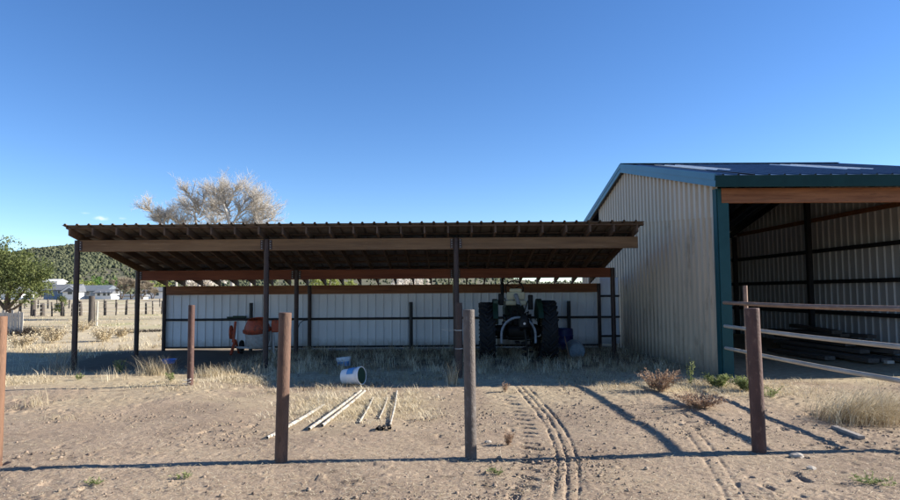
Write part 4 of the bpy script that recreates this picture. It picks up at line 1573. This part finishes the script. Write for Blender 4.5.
# ------------------------------------------------------------------ trees
def bare_tree(name, label, loc, hgt, limbs, mat_bark, mat_twig, seed, depth=7, spread=.5, twig_n=5, trunk_r=.35, group=None, twig_r=.012, reach=1.0):
    rr = random.Random(seed)
    t = thing(name, label, 'tree', loc, 0, group)
    wood, V, F, T = MB(), [], [], []
    cnt = [0]

    def twig(p, d, L, r):
        q = p
        pts = [p]
        dd = d.copy()
        for k in range(3):
            dd = (dd + Vector((rr.uniform(-1, 1), rr.uniform(-1, 1), rr.uniform(-.5, .9))) * .28).normalized()
            q = q + dd * L / 3
            pts.append(q)
        s = dd.cross(Vector((rr.uniform(-1, 1), rr.uniform(-1, 1), rr.uniform(-1, 1)))).normalized()
        s2 = dd.cross(s).normalized()
        n0 = cnt[0]
        tri = [s, s * -.5 + s2 * .87, s * -.5 - s2 * .87]
        for k, p_ in enumerate(pts):
            w_ = r * (1 - .28 * k)
            for e in tri:
                V.append(tuple(p_ + e * w_))
        for k in range(3):
            for j in range(3):
                a, b = n0 + k * 3, n0 + k * 3 + 3
                F.extend([a + j, a + (j + 1) % 3, b + (j + 1) % 3, b + j])
        tv = rr.random()
        T.extend([tv] * 12)
        cnt[0] += 12
        return pts

    def grow(p, d, L, r, lv):
        pts, rad = [p], [r]
        n = 4
        dd = d.copy()
        for k in range(n):
            dd = (dd + Vector((rr.uniform(-1, 1), rr.uniform(-1, 1), rr.uniform(-.55, .75))) * .20).normalized()
            pts.append(pts[-1] + dd * L / n)
            rad.append(r * (1 - .42 * (k + 1) / n))
        wood.tube(pts, rad, 8 if r > .06 else 5, caps=False)
        if lv <= 1:
            for k in range(1, n + 1):
                for _ in range(twig_n):
                    e = (dd * .7 + Vector((rr.uniform(-1, 1), rr.uniform(-1, 1), rr.uniform(-.5, 1.1)))).normalized()
                    q = twig(pts[k], e, L * rr.uniform(.55, 1.15), twig_r)
                    for _ in range(2):
                        e2 = (e * .8 + Vector((rr.uniform(-1, 1), rr.uniform(-1, 1), rr.uniform(-.5, 1)))).normalized()
                        twig(q[rr.choice((1, 2))], e2, L * rr.uniform(.3, .7), twig_r * .75)
            if lv == 0:
                return
        nb = 2 if rr.random() < .55 else 3
        for b in range(nb):
            az = rr.uniform(0, 6.283)
            side = dd.cross(Vector((math.cos(az), math.sin(az), .3))).normalized()
            e = (dd + side * rr.uniform(.45, .85) * spread * 1.6 + Vector((0, 0, .08))).normalized()
            grow(pts[-1], e, L * rr.uniform(.70, .86) * reach, rad[-1] * (.85 if b == 0 else .68), lv - 1)
        if lv > 1 and rr.random() < .7:
            e = (dd + Vector((rr.uniform(-1, 1), rr.uniform(-1, 1), rr.uniform(-.2, .6))) * .9).normalized()
            grow(pts[2], e, L * .6, rad[2] * .5, lv - 2)

    base = Vector((0, 0, -.3))
    for (d, L, r, off, lv) in limbs:
        grow(base + Vector(off), Vector(d).normalized(), L, r, lv)
    wood.build('trunk', mat_bark, t, True)
    np_mesh('twigs', np.array(V), np.array(F), 4, mat_twig, tint=np.array(T), parent=t)
    return t


def leafy_tree(name, label, cat, loc, blobs, trunk, mat, bark, n, leaf, seed, group=None, hollow=.35):
    """blobs: (x,y,z,rx,ry,rz); leaf-sized faces gathered in clumps through the crown volume"""
    r_ = np.random.default_rng(seed)
    t = thing(name, label, cat, loc, 0, group)
    vol = np.array([b[3] * b[4] * b[5] for b in blobs]) ** .75
    per = np.maximum(6, (n / 26 * vol / vol.sum()).astype(int))
    P, Tn = [], []
    for b, m in zip(blobs, per):
        d = r_.standard_normal((m, 3))
        d /= np.linalg.norm(d, axis=1)[:, None]
        rad = (hollow + (1 - hollow) * r_.random(m) ** .6)
        rad *= 1 + .25 * np.sin(d[:, 0] * 5 + b[0] * 3) * np.cos(d[:, 2] * 6 + b[1])
        c = np.array(b[:3]) + d * rad[:, None] * np.array(b[3:])
        ct = r_.random(m)
        k = np.repeat(np.arange(m), 26)
        sz = min(b[3:]) * .20
        P.append(c[k] + r_.standard_normal((len(k), 3)) * sz * np.array([1, 1, .8]))
        Tn.append(np.clip(ct[k] * .7 + .3 * r_.random(len(k)), 0, 1))
    P, Tn = np.concatenate(P), np.concatenate(Tn)
    m = len(P)
    u = r_.standard_normal((m, 3))
    u /= np.linalg.norm(u, axis=1)[:, None]
    v = np.cross(u, r_.standard_normal((m, 3)))
    v /= np.linalg.norm(v, axis=1)[:, None]
    s = leaf * (.5 + r_.random((m, 1)))
    V = np.stack([P - u * s, P + v * s * .55, P + u * s, P - v * s * .55], 1).reshape(-1, 3)
    F = (np.arange(m)[:, None] * 4 + np.arange(4)[None]).reshape(-1)
    np_mesh('crown', V, F, 4, mat, tint=np.repeat(Tn, 4), parent=t)
    mb = MB()
    for pts, rad in trunk:
        mb.tube(pts, rad, 8, caps=False)
    mb.build('trunk', bark, t, True)
    return t


# big bare cottonwood behind the shed roof
TY = 44
def limb_tree(name, label, Y, limbs, base_px, seed, mat_twig, sub=9, sub_l=1.25, nt=14, twig_r=.008, r0=.22):
    """limbs: pixel-traced courses of the main branches, given real depth, then side branches and twigs in all directions"""
    rr = random.Random(seed)
    b0 = at(base_px, 250, Y)
    org = Vector((b0.x, Y, gz(b0.x, Y)))
    t = thing(name, label, 'tree', org)
    wood, V, F, T = MB(), [], [], []

    def rnd(lo=-.45, hi=1.0):
        return Vector((rr.uniform(-1, 1), rr.uniform(-1, 1), rr.uniform(lo, hi)))

    def twig(p, d, L, r):
        n0 = len(V)
        pts, q, dd = [p], p, d.copy()
        for k in range(3):
            dd = (dd + rnd(-.5, .7) * .25).normalized()
            q = q + dd * L / 3
            pts.append(q)
        s_ = dd.cross(rnd()).normalized()
        s2 = dd.cross(s_).normalized()
        for k, p_ in enumerate(pts):
            for e in (s_, s_ * -.5 + s2 * .87, s_ * -.5 - s2 * .87):
                V.append(tuple(p_ + e * r * (1 - .27 * k)))
        for k in range(3):
            for j in range(3):
                a, b = n0 + k * 3, n0 + k * 3 + 3
                F.extend([a + j, a + (j + 1) % 3, b + (j + 1) % 3, b + j])
        T.extend([rr.random()] * 12)
        return pts

    def branch(p, d, L, r, lv):
        pts, dd = [p], d.copy()
        n = 4
        for k in range(n):
            dd = (dd + rnd(-.5, .8) * .22).normalized()
            pts.append(pts[-1] + dd * L / n)
        wood.tube(pts, [r * (1 - .7 * k / n) for k in range(n + 1)], 5, caps=False)
        if lv > 0:
            for k in range(1, n + 1):
                for _ in range(2):
                    e = (dd * .8 + rnd() * .9).normalized()
                    branch(pts[k], e, L * rr.uniform(.4, .65), r * .45, lv - 1)
        m = nt if lv == 0 else nt // 2
        for _ in range(m):
            k = rr.randint(1, n)
            e = (dd * .75 + rnd() * .9).normalized()
            q = twig(pts[k], e, L * rr.uniform(.5, 1.1) * (1.0 if lv == 0 else .5), twig_r)
            for _ in range(2):
                twig(q[rr.choice((1, 2))], (e * .8 + rnd() * .8).normalized(), L * rr.uniform(.25, .6) * (1.0 if lv == 0 else .5), twig_r * .8)

    for li, (pts2, ra, rb, leafy) in enumerate(limbs):
        dep = rr.uniform(-.9, .9)
        P = []
        for k, (px, py) in enumerate(pts2):
            f = k / (len(pts2) - 1)
            v = at(px, py, Y) - org
            v.y = dep * f * 1.6 + rr.uniform(-.12, .12) * f
            if py > 290:
                v.z = -.3
            P.append(v)
        n = len(P)
        wood.tube(P, [ra + (rb - ra) * k / (n - 1) for k in range(n)], 9, caps=False)
        for k in range(leafy, n):
            for _ in range(sub if k < n - 1 else sub + 4):
                f = rr.random()
                p = P[k - 1].lerp(P[k], f) if k > 0 else P[k]
                d = (P[k] - P[k - 1]).normalized()
                e = (d * .55 + rnd(-.35, 1.0) * 1.0).normalized()
                branch(p, e, sub_l * rr.uniform(.55, 1.15), .03, 1)
    wood.build('trunk', M['bark_pale'], t, True)
    np_mesh('twigs', np.array(V), np.array(F), 4, mat_twig, tint=np.array(T), parent=t)
    return t


limb_tree('cottonwood_tree', 'large pale bare cottonwood rising above the shed roof', TY,
          [([(233, 300), (233, 262), (232.5, 228), (230.5, 214), (227.8, 206)], .15, .075, 9),
           ([(227.8, 206), (221, 200), (215, 195), (209, 191)], .06, .02, 1),
           ([(227.8, 206), (233, 200), (236, 194), (240, 190)], .06, .02, 1),
           ([(230, 212), (226, 204), (226, 197), (224, 191)], .045, .015, 1),
           ([(232.5, 226), (237, 216), (244, 210), (252, 204), (259, 200)], .07, .02, 1),
           ([(244, 210), (252, 209), (259, 210), (264, 209)], .04, .015, 1),
           ([(250, 300), (251, 240), (253, 226), (259, 219), (266, 213)], .07, .015, 2),
           ([(253, 230), (255, 217), (257, 210)], .05, .015, 1),
           ([(233, 246), (243, 232), (251, 222)], .05, .015, 1),
           ([(233, 246), (224, 233), (217, 223)], .05, .015, 1),
           ([(237, 216), (241, 208), (247, 200), (251, 196)], .04, .015, 1),
           ([(231, 216), (222, 211), (214, 206)], .04, .015, 1),
           ([(232, 222), (243, 222), (252, 216)], .04, .015, 1),
           ([(230, 213), (220, 214), (209, 213)], .035, .012, 1),
           ([(228, 206), (219, 204), (210, 200)], .035, .012, 1),
           ([(253, 228), (263, 223), (271, 219)], .035, .012, 1)],
          233, 21, M['twig_pale'], sub=4, nt=3, sub_l=1.0, twig_r=.0062)
limb_tree('cottonwood_tree', 'smaller pale bare tree left of the large cottonwood, behind the shed roof', TY + 1.5,
          [([(200, 300), (200, 250), (199.5, 228), (199, 214)], .12, .06, 9),
           ([(199, 214), (203, 208), (206, 202), (207, 197)], .045, .015, 1),
           ([(199, 214), (192, 207), (186, 203), (181, 205)], .045, .015, 1),
           ([(199, 215), (197, 205), (195, 198), (193, 193)], .045, .015, 1),
           ([(200, 238), (209, 226), (217, 219)], .04, .015, 1),
           ([(200, 238), (190, 227), (181, 221)], .04, .015, 1),
           ([(200, 242), (186, 231), (176, 224)], .04, .015, 1),
           ([(199, 222), (190, 215), (183, 212)], .04, .015, 1),
           ([(199, 218), (206, 213), (213, 209)], .035, .012, 1),
           ([(199, 230), (183, 225), (168, 219)], .035, .012, 1)],
          200, 8, M['twig_pale'], sub=4, nt=3, sub_l=.92, twig_r=.0062)
limb_tree('bare_shrub', 'small grey bare tree at the far left of the group above the shed roof', TY - 1,
          [([(178, 300), (177, 260), (172, 236), (166, 225)], .08, .04, 9),
           ([(166, 225), (161, 218), (155, 213), (152, 210)], .03, .012, 1),
           ([(166, 225), (159, 222), (152, 219), (148, 217)], .03, .012, 1),
           ([(169, 230), (167, 221), (168, 215)], .03, .012, 1)],
          178, 13, M['twig_pale'], sub=5, nt=4, sub_l=.72, twig_r=.0065)

# juniper at the left edge
p = at(8, 300, 40)
jb = [(0, 0, 2.6, 1.9, 1.8, 1.3), (1.3, .2, 2.9, 1.2, 1.3, 1.1), (-.2, 0, 4.0, 1.1, 1.1, 1.0), (1.9, 0, 2.2, .9, .9, .8), (-1.4, 0, 3.4, 1.3, 1.3, 1.4), (.3, -.6, 3.2, 1.0, .8, 1.1),
      (-.7, .1, 4.6, .7, .7, .8), (1.2, -.4, 1.6, .9, .8, .6), (2.2, 0, 3.0, .6, .6, .6), (-2.3, 0, 2.6, 1.0, 1.0, 1.2), (.9, 0, 3.8, .6, .6, .6)]
leafy_tree('juniper_tree', 'bushy olive green juniper at the left edge of the photo', 'tree', (p.x, 40, gz(p.x, 40)), jb,
           [([(0, 0, -.2), (-.1, 0, .9), (.1, 0, 2.2), (0, 0, 3.6)], [.24, .18, .13, .05]), ([(-.05, 0, .8), (.7, 0, 1.6), (1.4, 0, 2.4)], [.13, .09, .04]),
            ([(-.05, 0, .7), (-.8, 0, 1.6), (-1.4, 0, 3.0)], [.13, .09, .04]), ([(.05, 0, .6), (1.0, -.3, 1.1), (1.6, -.3, 1.7)], [.1, .06, .03])],
           M['juniper'], M['bark_dark'], 13000, .065, 3, hollow=.25)
p = at(61, 311, 52)
leafy_tree('juniper_bush', 'small round juniper bush in the wire fence line', 'bush', (p.x, 52, gz(p.x, 52)), [(0, 0, .9, .42, .4, .55), (.1, 0, 1.35, .3, .3, .35), (-.15, 0, .6, .4, .35, .4)],
           [([(0, 0, -.1), (0, 0, 1.1)], [.06, .03])], M['juniper'], M['bark_dark'], 2600, .04, 4)


# ------------------------------------------------------------------ old fences and picket panel at the left
def fence_line(name, label, posts, strands):
    ts = [(at(px, py, Y), h, r) for px, py, Y, h, r in posts]
    o0 = ts[0][0]
    t = thing(name, label, 'fence', (o0.x, o0.y, 0))
    tops = []
    for p_, h, r in ts:
        g = gz(p_.x, p_.y)
        mb = MB()
        lx, ly = random.uniform(-.08, .08), random.uniform(-.05, .05)
        mb.tube([(0, 0, -.3), (lx * .5, ly * .5, h * .5), (lx, ly, h)], [r * 1.05, r, r * .92], 9)
        b = mb.build('post', M['old_post'], t, True)
        b.location = (p_.x - o0.x, p_.y - o0.y, g)
        tops.append((p_.x - o0.x, p_.y - o0.y, g, h))
    for s in strands:
        mb = MB()
        pts = []
        for a, b in zip(tops[:-1], tops[1:]):
            for k in range(4):
                f = k / 4
                pts.append((a[0] + (b[0] - a[0]) * f, a[1] + (b[1] - a[1]) * f - .12, a[2] + (b[2] - a[2]) * f + s - .04 * math.sin(f * math.pi)))
        pts.append((tops[-1][0], tops[-1][1] - .12, tops[-1][2] + s))
        mb.tube(pts, .012, 4)
        mb.build('wire', M['wire'], t)
    return t


fence_line('wire_fence', 'nearer old wire fence of dark uneven posts across the pasture',
           [(10, 316, 50, 1.1, .09), (20, 316, 50, 1.25, .10), (33, 316, 50, 1.25, .19), (43, 312, 51, 1.0, .17), (52, 320, 50, 1.1, .06), (63, 315, 50, 1.1, .13), (72, 314, 50, 1.0, .07), (81, 314, 51, 1.15, .12), (97, 314, 52, 1.05, .08), (105, 314, 52, 1.15, .11),
            (116, 313, 52, 1.0, .06), (126, 313, 53, 1.2, .09), (136, 312, 53, 1.0, .07), (146, 311, 54, 1.0, .08), (153, 311, 54, 1.1, .06), (162, 311, 55, 1.1, .08)], (.35, .65, .95))
fence_line('wire_fence', 'farther faint wire fence behind the first, near the houses',
           [(5, 307, 80, 1.2, .09), (25, 306, 80, 1.2, .08), (38, 306, 80, 1.1, .08), (48, 306, 80, 1.2, .1), (57, 306, 80, 1.1, .08), (69, 307, 80, 1.1, .1), (92, 306, 81, 1.1, .08), (104, 305, 81, 1.1, .08), (116, 305, 82, 1.05, .1), (127, 305, 82, 1.1, .08), (139, 305, 83, 1.05, .1), (160, 305, 84, 1.1, .08)], (.4, .75, 1.05))
p = at(91, 327, 35)
o = MB().tube([(0, 0, -.3), (.02, 0, .8), (.0, 0, 1.62)], [.17, .16, .15], 10).build('gate_post', M['old_post'], None, True)
o.location = (p.x, 35, gz(p.x, 35))
tag(o, 'thick dark gate post with a pale stake beside it, nearest of the far posts', 'post')
o = MB().tube([(0, 0, -.3), (.03, 0, 1.35)], .045, 8).build('stake', M['picket'], None, True)
o.location = (p.x + .27, 35.05, gz(p.x, 35))
tag(o, 'slender pale stake leaning on the thick dark gate post', 'stake')
p = at(156.5, 343, 21)
o = MB().tube([(0, 0, -.2), (0, 0, .75)], .035, 8).build('steel_stake', M['pipe_black'], None, True)
o.location = (p.x, 21.5, gz(p.x, 21.5))
tag(o, 'short black steel stake just left of the pale wall', 'stake')

# silvered picket panel
pl, pr_ = at(-14, 326, 27), at(20.5, 326, 27)
t = thing('picket_fence', 'silvered picket panel of uneven planks below the juniper', 'fence', (pl.x, 27, gz(pl.x, 27)))
rp = random.Random(9)
xw = pr_.x - pl.x
k, x = 0, 0.0
pk = MB()
while x < xw:
    wd = rp.uniform(.10, .15)
    h = rp.uniform(.92, 1.08)
    pk.box((x + wd / 2, rp.uniform(-.008, .008), h / 2 - .05), (wd - .012, .022, h + .1), Matrix.Rotation(rp.uniform(-.015, .015), 3, 'Y'))
    x += wd + .008
pk.build('pickets', M['picket'], t)
for z in (.25, .8):
    MB().box((xw / 2, .04, z), (xw, .045, .09)).build('rail', M['picket'], t)
# dark dead brush heap; two smaller ones stand in for shadow streaks
def brush(label, pa, pb, Y, h, n):
    a, b = at(pa[0], pa[1], Y), at(pb[0], pb[1], Y)
    xs = np.linspace(a.x, b.x, n) + .15 * rng.standard_normal(n)
    ys = Y + .35 * rng.standard_normal(n)
    v, f, t_ = blades(n, xs, ys, h * (.4 + .8 * rng.random(n)), 1.1, .016, 3)
    cx, cz = (a.x + b.x) / 2, gz((a.x + b.x) / 2, Y)
    v -= np.array([cx, Y, cz])
    o = np_mesh('brush_and_shade', v, f, 4, M['brush_shade_dark'], tint=t_)
    o.location = (cx, Y, cz)
    tag(o, label, 'brush')


brush('long low heap of dark dead brush below the picket panel', (9, 333), (54, 333), 27.5, .38, 1500)
brush('small dark clump standing in for a shadow streak between the left shed posts', (110, 332), (134, 332), 28.5, .2, 420)
brush('thin dark line standing in for a shadow streak left of the pale wall', (138, 331), (161, 331), 29.5, .14, 300)


# ------------------------------------------------------------------ houses
def house(label, px, py, Y, wd, dp, hw, hr, wall, roof, wins, rz=0, gable='front', name='house', extra=None):
    p_ = at(px, py, Y)
    t = thing(name, label, 'house', (p_.x, Y, p_.z), R(rz))
    MB().box((0, dp / 2, hw / 2 - .6), (wd, dp, hw + 1.2)).build('wall', M[wall], t)
    e = .5
    rb = MB()
    if gable == 'side':       # ridge along X
        sec = [(-e, hw - .15), (dp / 2, hw + hr), (dp + e, hw - .15), (dp + e, hw - .35), (-e, hw - .35)]
        vs = [(x, y, z) for x in (-wd / 2 - e, wd / 2 + e) for y, z in sec]
        n = 5
    else:
        sec = [(-wd / 2 - e, hw - .15), (0, hw + hr), (wd / 2 + e, hw - .15), (wd / 2 + e, hw - .35), (-wd / 2 - e, hw - .35)]
        vs = [(x, y, z) for y in (-e, dp + e) for x, z in sec]
        n = 5
    rb.add(vs, [tuple(range(n)), tuple(range(2 * n - 1, n - 1, -1))] + [(k, (k + 1) % n, n + (k + 1) % n, n + k) for k in range(n)])
    rb.build('roof', M[roof], t)
    if gable == 'front':
        g = MB()
        g.add([(-wd / 2 - e, -e - .05, hw - .45), (0, -e - .05, hw + hr - .1), (wd / 2 + e, -e - .05, hw - .45), (wd / 2 + e - .6, -e - .05, hw - .45), (0, -e - .05, hw + hr - .7), (-wd / 2 - e + .6, -e - .05, hw - .45)],
              [(0, 1, 4, 5), (1, 2, 3, 4)])
        g.build('gable_trim', M['house_white'], t)
    for (wx, wz, ww, wh) in wins:
        f = MB().box((wx, -.04, wz), (ww + .24, .1, wh + .24)).build('window', M['house_white'], t)
        MB().box((wx, -.10, wz), (ww, .04, wh)).build('pane', M['glass'], f)
    if extra:
        extra(t)
    return t


HY = 190
house('blue-grey house with a long grey roof left of the first shed post', 59, 296, HY, 9.0, 7, 1.9, 1.6, 'house_blue', 'house_roof', [(-2.8, 1.1, 1, .9), (.2, 1.1, 1, .9), (3, 1.1, 1, .9)], gable='side')
house('small white gabled wing in front of the blue-grey house', 70, 296, HY - 8, 4.2, 6, 1.5, 1.5, 'house_white', 'house_roof', [(0, .9, 1.2, .9)], gable='front')
house('dark roofed blue house seen between the two left shed posts', 88, 297, HY - 4, 10.0, 7, 1.9, 1.5, 'house_blue', 'house_roof_dark', [(-3, 1.0, 1, .9), (0, 1.0, 1, .9)], gable='side')
house('white porch house with open arches right of the dark roofed house', 103, 297, HY - 6, 4.6, 5, 1.4, .8, 'house_white', 'house_roof', [(-1.2, .9, .8, 1.1), (.4, .9, .8, 1.1), (1.6, .9, .6, 1.1)], gable='side')
house('white house half hidden behind the juniper', 11, 297, HY, 6, 6, 1.4, 1.5, 'house_white', 'house_roof', [(1.5, 1.0, 1, .8)], gable='front')
house('white flat house higher up the slope behind the grey roof', 50, 287.5, 260, 5.6, 6, 2.6, .8, 'house_white', 'house_white', [(0, 1.3, 1, .9)], gable='side')
house('white house right of the second shed post beyond the bare trees', 153, 297.5, HY, 5.6, 6, 2.0, 1.0, 'house_white', 'house_roof', [(-1.4, 1.0, .8, 1.0), (1.0, 1.0, 1.4, .9)], gable='side')
house('low white shed between the dark gate post and the bare trees', 131, 298, HY - 15, 6.5, 3, .75, .3, 'house_white', 'house_roof', [], gable='side', name='low_shed')


# ------------------------------------------------------------------ trees round the houses
def round_tree(label, px, py, Y, wd, ht, mat, seed, n=1600, leaf=.22, name='tree', cat='tree', bark='bark_dark'):
    p_ = at(px, py, Y)
    rr = random.Random(seed)
    bl = []
    for k in range(7):
        bl.append((rr.uniform(-.5, .5) * wd, rr.uniform(-.4, .4) * wd, ht * rr.uniform(.38, .82), wd * rr.uniform(.22, .34), wd * rr.uniform(.22, .34), ht * rr.uniform(.16, .26)))
    return leafy_tree(name, label, cat, (p_.x, Y, p_.z - .3), bl, [([(0, 0, 0), (rr.uniform(-.3, .3), 0, ht * .4), (0, 0, ht * .75)], [.35, .25, .1])], M[mat], M[bark], n, leaf, seed)


round_tree('pale yellow-green willow above the dark roofed house', 92, 296, 205, 7.5, 5.6, 'willow', 31)
round_tree('bright green tree right of the yellow-green willow', 103, 296, 212, 7.0, 6.8, 'leaf_green', 32)
round_tree('pale olive tree behind the white gabled wing', 78, 296, 208, 6.0, 5.2, 'willow', 33)
round_tree('pale olive tree above the grey roofed house', 40, 296, 208, 7, 5.0, 'willow', 34)
round_tree('olive tree by the right house beyond the shed corner', 161, 296, 205, 6, 5.5, 'willow', 35)
for k, (px, w_, ht, lab) in enumerate(((121, .9, 6.2, 'grey bare tree between the two left shed posts'), (131, .8, 5.6, 'grey bare tree just left of the second shed post'),
                                       (142, .9, 5.4, 'grey bare tree just right of the second shed post'), (152, .7, 5.2, 'grey bare tree behind the right white house'))):
    p_ = at(px, 297, 150 + 4 * k)
    bare_tree('bare_tree', lab, (p_.x, 150 + 4 * k, p_.z - .2), ht, [((-.2, 0, 1), ht * .26, .16, (0, 0, 0), 4), ((.4, .1, 1), ht * .25, .13, (.2, 0, 0), 4)],
              M['bark_dark'], M['twig_grey'], 70 + k, spread=.6, twig_n=3, twig_r=.03)
# pale trees along the foot of the hill, seen through the gap over the rear wall
for k, (px, Y, ht, mt, lab) in enumerate(((205, 150, 5.2, 'twig_pale', 'pale tree seen through the eave gap left of the orange mixer'),
                                          (330, 150, 5.4, 'willow', 'olive tree seen through the eave gap right of the middle posts'),
                                          (410, 150, 5.4, 'twig_pale', 'pale tree seen through the eave gap left of the tractor'))):
    round_tree(lab, px, 297, Y, 8, ht, mt, 90 + k, 2200, .2)
